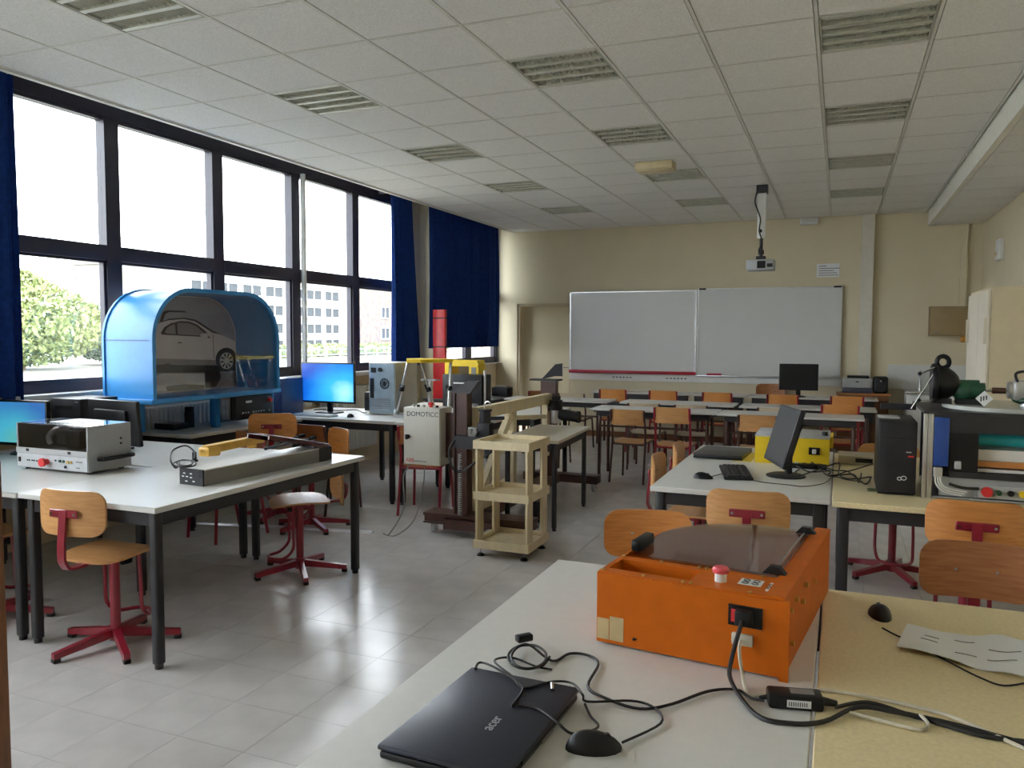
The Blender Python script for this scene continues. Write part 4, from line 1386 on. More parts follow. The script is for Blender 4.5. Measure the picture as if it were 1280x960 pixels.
ob('cover_hinge', G().cyl((-0.07, 1.035, 0.094), (0.07, 1.035, 0.094), 0.006, n=8), STEEL, cl)
ob('cover_prop', G().cyl((0.07, 0.90, 0.088), (0.07, 0.86, 0.131), 0.004, n=6), STEEL, cl)
zt = ZT+0.088
a, b2 = P(258, 572, zt), P(331, 556, zt)
d = (b2-a)
L = d.length
ang = math.atan2(d.y, d.x)
at_ = thing('amber_tool', 'amber plastic-cased hand instrument lying on the grey channel', 'tool', (a.x-0.02, a.y, zt+0.0), ang)
ob('tool_body', G().prism([(0.02, -0.035), (L-0.02, -0.028), (L, -0.018), (L, 0.018), (L-0.02, 0.028), (0.02, 0.035), (0, 0.025), (0, -0.025)], 0.02, 0.045, 'z'), AMBER, at_)
ob('tool_lid', G().prism([(0.03, -0.03), (L-0.05, -0.023), (L-0.03, -0.014), (L-0.03, 0.014), (L-0.05, 0.023), (0.03, 0.03), (0.015, 0.02), (0.015, -0.02)], 0.046, 0.066, 'z'), AMBER, at_)
ob('tool_grip', G().rbox(0.0, 0.11, -0.038, 0.038, 0.004, 0.058, 0.008), AMBER, at_)
ob('tool_foot', G().cyl((L*0.78, -0.01, 0.0), (L*0.78, -0.01, 0.02), 0.03), AMBER, at_)
ob('tool_foot', G().cyl((L*0.15, -0.01, 0.0), (L*0.15, -0.01, 0.005), 0.03), AMBER, at_)
zt2 = zt+0.006
cp = [P(232+9*math.cos(t*0.7)*(1+0.05*t), 578+4*math.sin(t*0.7)+0.15*t, zt2+0.001*t) for t in range(16)]
c_end = [P(220, 585, zt2), P(213, 575, zt2+0.04), P(216, 563, zt2+0.07), P(232, 557, zt2+0.09), P(243, 565, zt2+0.06), P(243, 574, zt2+0.03)]
cable('black coiled lead with plug on the end of the grey channel', cp+c_end, 0.005, name='coiled_lead')
q = P(243, 576, zt2)
solo('plug', G().cyl((q.x, q.y, zt2), (q.x, q.y, zt2+0.05), 0.012).cyl((q.x, q.y, zt2-0.005), (q.x, q.y, zt2+0.006), 0.02), BLACKP, 'upright black plug standing on the channel beside the coiled lead', 'plug', loc=tuple(q))
for k, (p0, p1) in enumerate((((332, 563), (386, 550)), ((336, 561), (372, 551)))):
    a, b2 = P(*p0, zt), P(*p1, zt)
    rr = thing('black_rod', ('longer' if k == 0 else 'shorter')+' thin black rod with a knob lying on the channel top', 'rod', (a.x, a.y, zt))
    z1 = zt+0.008+0.02*k
    ob('rod_shaft', G().cyl((a.x, a.y, zt+0.008), (b2.x, b2.y, z1), 0.006, n=8), BLACKP, rr, w=True)
    ob('rod_knob', G().ball((a.x, a.y, zt+0.011), 0.011), BLACKP, rr, w=True)
    ob('rod_grip', G().cyl((b2.x, b2.y, z1), (b2.x+0.01, b2.y+0.06, z1+0.004), 0.013, n=8), BLACKP, rr, w=True)

# floor cable duct and leads
a, b2 = P(170, 650, 0), P(466, 666, 0)
d = (b2-a)
solo('floor_cable_duct', G().prism([(-0.03, 0), (0.03, 0), (0.018, 0.014), (-0.018, 0.014)], 0, d.length, 'y', T(a.x, a.y, 0, math.atan2(d.y, d.x)-PI/2)), ALU, 'metal cable duct strip lying across the floor under the tables', 'cable duct', loc=(a.x, a.y, 0))

# ------------------------------------------------------------------ gantry robot frame
gx, gy = -2.72, 5.70
gt = thing('gantry_frame', 'brown steel robot gantry on castors with cream timber truss', 'machine', (gx, gy, 0))
ob('front_post', G().box(gx-0.10, gx-0.01, gy-0.035, gy+0.035, 0.172, 1.14).box(gx-0.115, gx-0.10, gy-0.05, gy+0.05, 0.172, 1.14).box(gx-0.01, gx+0.005, gy-0.05, gy+0.05, 0.172, 1.14), BROWNP, gt, w=True)
ob('post_gusset', G().prism([(gx-0.15, 1.14), (gx+0.02, 1.14), (gx+0.10, 1.24), (gx+0.0, 1.24)], gy-0.03, gy+0.03, 'y'), BLACKM, gt, w=True)
ob('base_beam', G().box(-3.08, -2.16, 5.62, 5.78, 0.09, 0.17).box(-3.08, -2.16, 5.60, 5.80, 0.15, 0.172).box(-3.08, -2.16, 5.60, 5.80, 0.088, 0.10), BROWNP, gt, w=True)
ob('base_beam', G().box(-2.80, -2.64, 5.805, 7.72, 0.09, 0.17), BROWNP, gt, w=True)
ob('base_beam', G().box(-3.05, -2.25, 7.725, 7.88, 0.09, 0.17), BROWNP, gt, w=True)
ob('base_gusset', G().prism([(-2.88, 0.06), (-2.55, 0.06), (-2.42, 0.14), (-2.88, 0.14)], 5.56, 5.60, 'y'), BROWNP, gt, w=True)
for cx_, cy_ in ((-3.02, 5.68), (-2.24, 5.70), (-3.0, 7.8), (-2.3, 7.8)):
    cs = ob('castor', G().cyl((cx_-0.015, cy_, 0.036), (cx_+0.015, cy_, 0.036), 0.036, n=18), GREYP, gt, w=True)
    ob('castor_fork', G().box(cx_-0.025, cx_-0.018, cy_-0.02, cy_+0.02, 0.03, 0.09).box(cx_+0.018, cx_+0.025, cy_-0.02, cy_+0.02, 0.03, 0.09).box(cx_-0.03, cx_+0.03, cy_-0.03, cy_+0.03, 0.082, 0.09), STEEL, cs, w=True)
ty0, ty1, tx = 5.775, 7.55, -2.70
tr = {'top_chord': (ty0, ty1, 0.92, 1.02), 'bottom_chord': (ty0, 6.62, 0.175, 0.23)}
for nm, (y0, y1, z0, z1) in tr.items():
    ob(nm, G().box(tx-0.03, tx+0.03, y0, y1, z0, z1), MDF, gt, w=True)
for yy, z0, z1 in ((ty0+0.03, 0.231, 0.919), (6.56, 0.231, 0.919), (7.44, 0.40, 0.919)):
    ob('truss_upright', G().box(tx-0.03, tx+0.03, yy-0.035, yy+0.035, z0, z1), MDF, gt, w=True)


def brace(y0, z0, y1, z1, t=0.035):
    d = Vector((y1-y0, z1-z0)).normalized()
    n_ = Vector((-d.y, d.x))*t
    pl = [(y0-n_.x, z0-n_.y), (y0+n_.x, z0+n_.y), (y1+n_.x, z1+n_.y), (y1-n_.x, z1-n_.y)]
    ob('truss_brace', G().prism(pl, tx-0.026, tx+0.026, 'x'), MDF, gt, w=True)


brace(5.83, 0.25, 6.20, 0.62)
brace(5.83, 0.25, 6.45, 0.30)
brace(6.50, 0.90, 6.24, 0.66)
brace(6.32, 0.60, 6.54, 0.72)
brace(6.62, 0.86, 7.38, 0.80, 0.02)
ob('rear_post', G().box(-2.78, -2.66, 7.57, 7.70, 0.175, 1.14).box(-2.80, -2.64, 7.56, 7.575, 0.175, 1.14), BROWNP, gt, w=True)
ob('rear_bracket', G().box(-2.92, -2.62, 7.55, 7.72, 1.142, 1.157), BLACKM, gt, w=True)
a, b2 = PV(677, 484, 7.6), PV(695, 469, 7.6)
ob('arrow_bracket', G().prism([(a.x, 1.158), (b2.x-0.01, 1.31), (b2.x+0.06, 1.32), (b2.x+0.06, 1.19), (b2.x-0.01, 1.19)], 7.60, 7.63, 'y'), DARKG, gt, w=True)
# robot arm at the rear post
ya = 7.45
c0 = PV(695, 520, ya)
ob('arm_motor', G().cyl((c0.x, ya, c0.z-0.07), (c0.x, ya, c0.z+0.06), 0.05), ALU, gt, w=True)
ob('arm_joint', G().cyl((c0.x, ya, c0.z+0.06), (c0.x, ya, c0.z+0.16), 0.065).cyl((c0.x, ya, c0.z+0.16), (c0.x, ya, c0.z+0.20), 0.045).cyl((c0.x-0.28, ya+0.05, c0.z+0.11), (c0.x, ya, c0.z+0.11), 0.016), DARKG, gt, w=True)
ob('arm_tube', G().cyl((c0.x+0.04, ya, c0.z+0.02), (c0.x+0.22, ya, c0.z+0.0), 0.055).cyl((c0.x+0.22, ya, c0.z), (c0.x+0.245, ya, c0.z), 0.06), DARKG, gt, w=True)
ob('arm_link', G().box(-2.70, c0.x-0.02, ya-0.02, ya+0.10, c0.z+0.045, c0.z+0.075), BLACKM, gt, w=True)
# front gripper carriage
yc = 5.52
a, b2 = PV(567, 545, yc), PV(611, 560, yc)
ob('carriage_arm', G().box(a.x, b2.x+0.02, yc, yc+0.10, b2.z-0.02, a.z), BLACKM, gt, w=True)
gr = PV(600, 545, yc).x
zg = a.z
ob('gripper_body', G().rbox(gr-0.03, gr+0.075, yc+0.01, yc+0.10, zg, zg+0.11, 0.008), DARKG, gt, w=True)
ob('gripper_head', G().cyl((gr+0.02, yc+0.05, zg+0.11), (gr+0.02, yc+0.05, zg+0.20), 0.045).cyl((gr+0.02, yc+0.05, zg+0.20), (gr+0.02, yc+0.05, zg+0.215), 0.055), DARKG, gt, w=True)
ob('gripper_block', G().rbox(gr-0.11, gr-0.03, yc+0.005, yc+0.07, zg+0.0, zg+0.075, 0.01).cyl((gr-0.08, yc+0.005, zg+0.045), (gr-0.08, yc-0.02, zg+0.045), 0.018).cyl((gr-0.04, yc+0.005, zg+0.04), (gr-0.04, yc-0.015, zg+0.04), 0.02), MGREY, gt, w=True)
ob('gripper_rod', G().cyl((gr+0.06, yc+0.05, zg+0.145), (gr+0.17, yc+0.08, zg+0.15), 0.014), DARKG, gt, w=True)
ob('air_fitting', G().tube(smooth_path([(gr+0.02, yc+0.05, zg+0.21), (gr+0.02, yc+0.05, zg+0.26), (gr+0.05, yc+0.05, zg+0.275), (gr+0.075, yc+0.05, zg+0.24)], 4), 0.006, 6), STEEL, gt, w=True)
ho = smooth_path([(a.x+0.02, yc+0.02, a.z-0.02), (a.x-0.02, yc-0.03, a.z-0.10), (a.x+0.0, yc-0.03, a.z-0.24), (a.x+0.08, yc-0.02, a.z-0.27), (a.x+0.18, yc+0.0, a.z-0.2), (b2.x+0.05, yc+0.05, a.z-0.08)], 6)
ob('air_hose', G().tube(ho, 0.010, 8), RUBBER, gt, w=True)
sp = []
for k in range(170):
    t = k/170
    sp.append((a.x+0.03+0.014*math.cos(k*1.05), yc+0.05+0.014*math.sin(k*1.05), a.z-0.14-0.50*t))
ob('coiled_hose', G().tube(sp, 0.004, 5), GREYP, gt, w=True)

# control box on the gantry
ybx = 5.555
a, b2 = PV(504, 513, ybx), PV(550, 583, ybx)
bx0, bx1, bz0, bz1 = a.x, b2.x, 0.562, 1.022
cx = thing('control_box', 'pale grey electrical control box lettered DOMOTICC on the gantry', 'control box', ((bx0+bx1)/2, ybx, bz0))
ob('box_body', G().rbox(bx0, bx1, ybx+0.012, ybx+0.215, bz0, bz1, 0.004), CTRL, cx, w=True)
do_ = ob('box_door', G().rbox(bx0+0.004, bx1-0.004, ybx, ybx+0.011, bz0+0.004, bz1-0.004, 0.003), CTRL, cx, w=True)
ob('door_lock', G().cyl((bx0+0.045, ybx, bz0+0.225), (bx0+0.045, ybx-0.022, bz0+0.225), 0.018).box(bx0+0.037, bx0+0.053, ybx-0.035, ybx-0.02, bz0+0.205, bz0+0.245), BLACKP, do_, w=True)
text('lettering', 'DOMOTICC', 0.053, INK, cx, T(0.01, -0.001, 0.408) @ XF, squeeze=1.0)
text('lettering', 'ABB', 0.042, INKR, cx, T(-0.105, -0.001, 0.035) @ XF)
ob('small_print', G().box(bx0+0.09, bx0+0.21, ybx-0.001, ybx, bz0+0.026, bz0+0.034), MGREY, cx, w=True)
ob('stop_button', G().cyl((bx0+0.21, ybx+0.08, bz1), (bx0+0.21, ybx+0.08, bz1+0.02), 0.014).cyl((bx0+0.21, ybx+0.08, bz1+0.02), (bx0+0.21, ybx+0.08, bz1+0.04), 0.022), REDB, cx, w=True)
for k, xx in enumerate((0.06, 0.10, 0.15, 0.27)):
    ob('cable_gland', G().cyl((bx0+xx, ybx+0.07, bz1), (bx0+xx, ybx+0.07, bz1+0.018), 0.013, n=10), BLACKP if k % 2 else GREYP, cx, w=True)
ob('mount_plate', G().box(bx1, gx-0.115, ybx+0.10, ybx+0.15, 0.62, 0.98), BROWNP, cx, w=True)
q = P(480, 668, 0)
cable('thin grey lead running from the control box down to floor duct', [(bx0+0.03, ybx+0.1, bz0+0.01), (bx0-0.03, ybx+0.05, 0.45), (bx0+0.0, ybx-0.0, 0.2), (q.x+0.05, q.y, 0.01), (b2.x-0.45, q.y, 0.008)], 0.006, MGREY)
cable('second thin grey lead looping on the floor by the castor', [(bx0+0.12, ybx+0.12, bz0+0.01), (bx0+0.13, ybx+0.1, 0.4), (bx0+0.1, ybx+0.0, 0.12), (q.x+0.12, q.y-0.02, 0.008), (q.x+0.0, q.y-0.01, 0.008)], 0.005, MGREY)

# ------------------------------------------------------------------ beige three-tier stand
sd = thing('tiered_stand', 'cream three-tier wooden stand with tray shelves on small feet', 'stand', (-2.21, 5.37, 0), 0.0)
W2, D2 = 0.20, 0.20
for zz, inn in ((0.075, 0), (0.43, 0), (0.80, 0)):
    sh = ob('tray_shelf', G().box(-W2, W2, -D2, D2, zz, zz+0.014), MDF, sd)
    ob('tray_lip', G().box(-W2, W2, -D2-0.018, -D2, zz-0.015, zz+0.045), MDF, sh)
    ob('tray_lip', G().box(-W2, W2, D2, D2+0.018, zz-0.015, zz+0.045), MDF, sh)
    ob('tray_lip', G().box(W2-0.001, W2+0.016, -D2-0.018, D2+0.018, zz-0.015, zz+0.045), MDF, sh)
    ob('tray_lip', G().box(-W2-0.016, -W2+0.001, -D2-0.018, D2+0.018, zz-0.015, zz+0.045), MDF, sh)
for sx in (-1, 1):
    for sy in (-1, 1):
        y0 = sy*(D2-0.05)
        ob('post', G().box(sx*(W2-0.014)-0.016*(sx < 0)-0.0, sx*(W2-0.014)+0.016*(sx > 0)+0.0, y0-0.055, y0+0.055, 0.09, 0.80), MDF, sd)
        ft = ob('levelling_foot', G().lathe([(0.028, 0), (0.028, 0.008), (0.012, 0.02)], 14, T(sx*0.17, sy*0.18, 0)), BLACKP, sd)
        ob('foot_screw', G().cyl((sx*0.17, sy*0.18, 0.015), (sx*0.17, sy*0.18, 0.075), 0.006, n=8), STEEL, ft)
solo('dark_drum', G().lathe([(0.062, 0), (0.065, 0.01), (0.065, 0.17), (0.06, 0.18)], 20, T(-2.36, 6.36, 0)), DARKG, 'dark cylindrical drum on the floor behind the beige stand', 'drum', loc=(-2.36, 6.36, 0))

# ------------------------------------------------------------------ orange machine on the nearest table
oz, oh = ZT, 0.19
om = thing('orange_machine', 'orange metal machine with tinted acrylic lid on the nearest table', 'machine', (-0.32, 2.3, oz), 0)
ox0, ox1, oy0, oy1 = -0.57, -0.105, 1.955, 2.70
ob('front_panel', G().box(ox0, ox1, oy0, oy0+0.008, oz+0.006, oz+oh), ORANGE, om, w=True)
# left wall runs back and curves round into the rear wall
outl = [(ox0, oy0+0.008), (ox0, 2.32)]
for k in range(1, 13):
    a = PI-PI/2*k/12
    outl.append((ox0+0.30+0.30*math.cos(a), 2.38+0.30*math.sin(a)))
outl.append((ox1, 2.68))
g = G()
vs, fs = [], []
for (x, y) in outl:
    nx_, ny_ = (1, 0)
    vs += [(x, y, oz+0.006), (x, y, oz+oh)]
inner = [(x+0.006*(1 if i < len(outl)*0.6 else 0.3), y-0.006*(0 if i < 2 else 1)) for i, (x, y) in enumerate(outl)]
for (x, y) in inner:
    vs += [(x, y, oz+0.006), (x, y, oz+oh)]
n = len(outl)
for i in range(n-1):
    a, b_, c, d = 2*i, 2*i+1, 2*i+2, 2*i+3
    fs += [(a, c, d, b_), (2*n+a, 2*n+b_, 2*n+d, 2*n+c), (b_, d, 2*n+d, 2*n+b_), (a, 2*n+a, 2*n+c, c)]
fs += [(0, 1, 2*n+1, 2*n), (2*n-2, 4*n-2, 4*n-1, 2*n-1)]
ob('curved_wall', g.add(vs, fs), ORANGE, om, w=True)
ob('floor_plate', G().prism(outl+[(ox1, oy0+0.008)], oz+0.006, oz+0.016, 'z'), mat('inner_tan', (0.60, 0.46, 0.40), 0.5), om, w=True)
ob('turntable', G().cyl((-0.30, 2.42, oz+0.05), (-0.30, 2.42, oz+0.062), 0.185, n=40).cyl((-0.30, 2.42, oz+0.016), (-0.30, 2.42, oz+0.05), 0.05), GREYP, om, w=True)
# control deck: tray recess on the left, flat plate on the right
zt = oz+oh
dk = G().box(ox0, -0.555, oy0+0.008, oy0+0.175, zt-0.006, zt+0.002).box(-0.335, -0.315, oy0+0.008, oy0+0.175, zt-0.006, zt+0.002)
dk.box(-0.555, -0.335, oy0+0.008, oy0+0.045, zt-0.006, zt+0.002).box(-0.555, -0.335, oy0+0.14, oy0+0.175, zt-0.006, zt+0.002)
ob('tray_surround', dk, ORANGE, om, w=True)
ob('recess_tray', G().box(-0.555, -0.335, oy0+0.045, oy0+0.14, zt-0.06, zt-0.055), ORANGE, om, w=True)
ob('recess_side', G().box(-0.555, -0.335, oy0+0.138, oy0+0.141, zt-0.055, zt-0.006).box(-0.557, -0.554, oy0+0.045, oy0+0.14, zt-0.055, zt-0.006), ORANGE, om, w=True)
dp = ob('control_deck', G().box(-0.314, ox1, oy0+0.008, oy0+0.175, zt-0.006, zt+0.003), ORANGE, om, w=True)
es = ob('emergency_stop', G().cyl((-0.265, oy0+0.075, zt+0.003), (-0.265, oy0+0.075, zt+0.024), 0.015, n=18), WHITEP, dp, w=True)
ob('mushroom_head', G().lathe([(0.012, 0.019), (0.020, 0.023), (0.021, 0.031), (0.017, 0.037), (0.001, 0.039)], 20, T(-0.265, oy0+0.075, zt+0.003)), PINKB, om, label='pinkish red mushroom button', w=True)
for k, (xx, yy) in enumerate(((-0.195, 0.10), (-0.135, 0.085))):
    lb = ob('deck_label', G().box(xx-0.028+0.012*k, xx+0.028-0.004*k, oy0+yy-0.025-0.01*k, oy0+yy+0.025+0.01*k, zt+0.003, zt+0.0042), PAPER, om, w=True)
    for j in range(2):
        for i in range(2):
            cx_, cy_ = xx-0.012+0.024*i+0.004*k, oy0+yy-0.011+0.022*j
            ob('label_mark', G().tube([(cx_+0.008*math.cos(t*PI/4), cy_+0.008*math.sin(t*PI/4), zt+0.0045) for t in range(8)], 0.0012, 5, True), INK, lb, w=True)
for xx in (-0.56, -0.45, -0.345, -0.325, -0.18):
    for yy in (0.02, 0.165):
        ob('deck_screw', G().cyl((xx, oy0+yy, zt+0.002), (xx, oy0+yy, zt+0.006), 0.005, n=8), GOLD, om, w=True)
# right plate with outward flange
ob('side_plate', G().box(ox1, ox1+0.008, oy0-0.006, 2.72, oz, zt+0.004), ORANGE, om, w=True)
ob('side_flange', G().box(ox1-0.035, ox1+0.010, oy0+0.0, 2.72, zt+0.004, zt+0.010), ORANGE, om, w=True)
ob('front_flange', G().box(ox1+0.008, ox1+0.022, oy0-0.006, oy0+0.002, oz, zt+0.004), ORANGE, om, w=True)
for yy, zz in ((2.02, 0.15), (2.1, 0.155), (2.25, 0.15), (2.2, 0.12), (2.4, 0.12), (2.05, 0.06)):
    ob('brass_screw', G().cyl((ox1+0.008, yy, oz+zz), (ox1+0.018, yy, oz+zz), 0.007, n=8), GOLD, om, w=True)
# lid
lid_o = [(ox0+0.03, oy0+0.18)]
for k in range(0, 13):
    a = PI-PI/2*k/12
    lid_o.append((ox0+0.305+0.285*math.cos(a), 2.38+0.29*math.sin(a)))
lid_o += [(ox1-0.04, 2.67), (ox1-0.04, oy0+0.18)]
ld = ob('acrylic_lid', G().prism(lid_o, zt+0.004, zt+0.009, 'z'), ACRY, om, label='tinted clear acrylic lid', w=True)
ob('lid_handle', G().rbox(-0.555, -0.525, 2.16, 2.28, zt+0.009, zt+0.04, 0.006), BLACKP, om, w=True)
ob('hinge_rod', G().cyl((ox1-0.05, oy0+0.2, zt+0.016), (ox1-0.05, 2.64, zt+0.016), 0.004, n=8), STEEL, om, w=True)
for yy in (oy0+0.19, 2.63):
    ob('hinge_block', G().prism([(-0.03, 0), (0.03, 0), (0.012, 0.02), (-0.012, 0.02)], -0.012, 0.012, 'y', T(ox1-0.05, yy, zt+0.009)), BLACKP, om, w=True)
ob('power_inlet', G().box(-0.225, -0.145, oy0-0.005, oy0, oz+0.115, oz+0.165), BLACKP, om, w=True)
ob('rocker_switch', G().box(-0.217, -0.205, oy0-0.010, oy0-0.005, oz+0.125, oz+0.155), REDB, om, w=True)
ob('serial_port', G().rbox(-0.215, -0.165, oy0-0.012, oy0, oz+0.07, oz+0.098, 0.003), CABLEW, om, w=True)
ob('faded_sticker', G().box(-0.568, -0.535, oy0-0.0012, oy0, oz+0.015, oz+0.07).box(-0.533, -0.495, oy0-0.0012, oy0, oz+0.015, oz+0.078), mat('faded_label', (0.55, 0.42, 0.22), 0.7, var=0.1), om, w=True)
ob('front_screw', G().cyl((-0.465, oy0, oz+0.03), (-0.465, oy0-0.004, oz+0.03), 0.004, n=8), DARKG, om, w=True)

om.location = (-0.285, 2.3, oz)
om.rotation_euler = (0, 0, -0.12)


def omt(x, y, z):            # a point of the orange machine's own frame, in the room
    q = Matrix.Rotation(-0.12, 4, 'Z') @ Vector((x+0.32, y-2.3, 0))
    return (q.x-0.285, q.y+2.3, z)


# ------------------------------------------------------------------ laptop, mice, charger, cables on the nearest tables
lp = thing('laptop', 'closed blue-black laptop with silver acer lettering in the foreground', 'laptop', (-0.655, 1.455, ZT), -0.035)
ob('laptop_base', G().rbox(-0.132, 0.132, -0.195, 0.195, 0.002, 0.018, 0.006), BLACKP, lp)
ob('laptop_lid', G().rbox(-0.135, 0.135, -0.198, 0.198, 0.020, 0.031, 0.005), LID, lp)
text('lettering', 'acer', 0.034, SILV, lp, T(0.03, -0.03, 0.0312) @ Matrix.Rotation(PI/2+0.02, 4, 'Z'))
ob('hinge', G().cyl((0.128, -0.12, 0.018), (0.128, -0.06, 0.018), 0.008).cyl((0.128, 0.06, 0.018), (0.128, 0.12, 0.018), 0.008), BLACKP, lp)
ob('port_slot', G().box(0.1325, 0.134, -0.02, 0.04, 0.006, 0.012), MGREY, lp)
ob('front_lip', G().box(-0.1335, -0.131, -0.19, 0.19, 0.0175, 0.0205), RUBBER, lp)
q = P(742, 936, ZT)
mouse('black mouse beside the closed laptop in the foreground', q.x, q.y, ZT, -1.15, 1.0)
q = P(1100, 770, ZT)
mouse('dark mouse at the far edge of the nearest beige table', q.x, q.y, ZT, 0.15, 1.0)


def pz(pts, z):
    return [tuple(P(x, y, z)) if len((x, y)) == 2 else None for x, y in pts]


zl = ZT+0.034
z0 = ZT+0.0056
mouse_cable = [tuple(P(778, 928, z0)), tuple(P(826, 904, z0)), tuple(P(818, 885, z0)), tuple(P(790, 876, z0)), tuple(P(735, 877, z0+0.008)), tuple(P(728, 868, zl+0.004)),
               tuple(P(715, 854, zl)), tuple(P(690, 852, zl)), tuple(P(655, 860, zl)), tuple(P(640, 845, zl)), tuple(P(618, 826, z0+0.02)), tuple(P(640, 822, z0)), tuple(P(670, 833, z0)), tuple(P(690, 837, z0))]
cable('thin black mouse cable looping over the laptop lid', mouse_cable, 0.0028)
usb_loop = [tuple(P(648, 880, zl)), tuple(P(640, 882, zl)), tuple(P(652, 866, zl)), tuple(P(650, 855, zl)), tuple(P(620, 835, z0+0.03)), tuple(P(600, 828, z0+0.025)), tuple(P(594, 836, z0+0.028))]
cable('short loose cable end resting on the laptop lid', usb_loop, 0.0028)
lid_c = [tuple(P(648, 881, zl)), tuple(P(672, 886, zl)), tuple(P(695, 902, zl)), tuple(P(712, 916, z0+0.012)), tuple(P(730, 916, z0+0.006)), tuple(P(748, 908, z0)), tuple(P(738, 895, z0)), tuple(P(731, 880, z0+0.004))]
cable('thin cable crossing the laptop hinge edge to the mouse', lid_c, 0.0028)
coil = []
for t in range(14):
    a = t*0.85
    coil.append(tuple(P(660+27*math.cos(a)*(1-0.02*t), 821+15*math.sin(a), z0+0.002*t)))
main = coil+[tuple(P(690, 826, z0)), tuple(P(712, 817, z0)), tuple(P(735, 819, z0)), tuple(P(748, 830, z0)), tuple(P(735, 858, z0)), tuple(P(760, 874, z0)), tuple(P(800, 886, z0)), tuple(P(840, 880, z0)), tuple(P(885, 864, z0)), tuple(P(920, 862, z0)), tuple(P(938, 872, z0+0.006)), tuple(P(955, 876, z0+0.01))]
cable('black charger cable coiled behind the laptop and running to charger', main, 0.0035)
q = P(655, 806, z0)
solo('cable_plug', G().rbox(-0.012, 0.012, -0.022, 0.022, 0, 0.018, 0.004, 2, T(q.x, q.y, z0+0.01, -0.7)), BLACKP, 'small black plug at the coil of cable behind the laptop', 'plug', loc=tuple(q))
for k, (x_, y_) in enumerate(((690, 855), )):
    q = P(x_, y_, zl)
    solo('cable_ferrule', G().cyl((q.x, q.y, zl), (q.x+0.012, q.y-0.03, zl), 0.005), STEEL, 'tiny bright metal plug tip at the laptop edge', 'plug', loc=tuple(q))
# charger brick
a, b2 = P(950, 885, ZT), P(1035, 892, ZT)
d = b2-a
ch = thing('charger', 'black laptop power brick with white sticker on the nearest table', 'charger', ((a.x+b2.x)/2, (a.y+b2.y)/2+0.025, ZT), math.atan2(d.y, d.x))
ob('brick', G().rbox(-0.058, 0.058, -0.026, 0.026, 0.0, 0.033, 0.007), BLACKP, ch)
ob('sticker', G().box(-0.02, 0.03, -0.0268, -0.0258, 0.008, 0.024), PAPER, ch)
for i in range(9):
    ob('sticker_bar', G().box(-0.016+i*0.0045, -0.016+i*0.0045+0.002, -0.0272, -0.0267, 0.011, 0.020), INK, ch)
ob('rating_label', G().box(-0.01, 0.04, -0.012, 0.014, 0.0328, 0.0336), MGREY, ch)
ob('strain_relief', G().cyl((0.056, 0, 0.016), (0.088, -0.002, 0.013), 0.010, 0.007, n=10), RUBBER, ch)
ob('strain_relief', G().cyl((-0.056, 0, 0.016), (-0.075, 0, 0.012), 0.006, 0.004, n=10), RUBBER, ch)
pw = [omt(-0.185, oy0-0.032, oz+0.139), omt(-0.187, oy0-0.045, oz+0.125), omt(-0.20, oy0-0.06, oz+0.06), omt(-0.195, oy0-0.09, oz+0.015), tuple(P(945, 893, z0)), tuple(P(985, 904, z0)), tuple(P(1030, 902, z0)), tuple(P(1072, 884, z0+0.008)), tuple(P(1120, 890, z0+0.006)), tuple(P(1190, 905, z0)), tuple(P(1290, 932, z0))]
cable('thick black mains lead from the orange machine along the table', pw, 0.0052)
solo('mains_plug', G().rbox(-0.02, 0.02, -0.014, 0.011, 0, 0.038, 0.005, 2, T(*omt(-0.185, oy0-0.016, oz+0.122), -0.12)), BLACKP, 'black mains plug pushed into the orange machine inlet', 'plug', loc=omt(-0.185, oy0-0.016, oz+0.122))
cr = [omt(-0.19, oy0-0.014, oz+0.083), omt(-0.19, oy0-0.035, oz+0.07), omt(-0.18, oy0-0.05, oz+0.03), tuple(P(935, 868, z0)), tuple(P(960, 880-12, z0)), tuple(P(1020, 862, z0)), tuple(P(1090, 872, z0)), tuple(P(1150, 885, z0)), tuple(P(1195, 898, z0)), tuple(P(1290, 940, z0))]
cable('cream data cable from the orange machine running to the right', cr, 0.0042, CABLEW)
l2 = [tuple(P(1045, 884, z0+0.008)), tuple(P(1085, 878, z0+0.006)), tuple(P(1135, 893, z0)), tuple(P(1180, 906, z0)), tuple(P(1230, 920, z0)), tuple(P(1290, 928, z0))]
cable('black lead leaving the power brick towards the right edge', l2, 0.0048)
l3 = [tuple(P(1060, 890, z0+0.003)), tuple(P(1110, 903, z0)), tuple(P(1150, 912, z0)), tuple(P(1160, 905, z0)), tuple(P(1150, 893, z0+0.008))]
cable('loop of cream cable crossing under the black leads', l3, 0.004, CABLEW)
mc2 = [tuple(P(1103, 785, z0)), tuple(P(1118, 793, z0)), tuple(P(1140, 803, z0-0.002)), tuple(P(1195, 832, z0)), tuple(P(1225, 847, z0)), tuple(P(1255, 857, z0)), tuple(P(1290, 852, z0))]
cable('thin cable of the far mouse passing beneath the paper sheet', mc2, 0.0024)
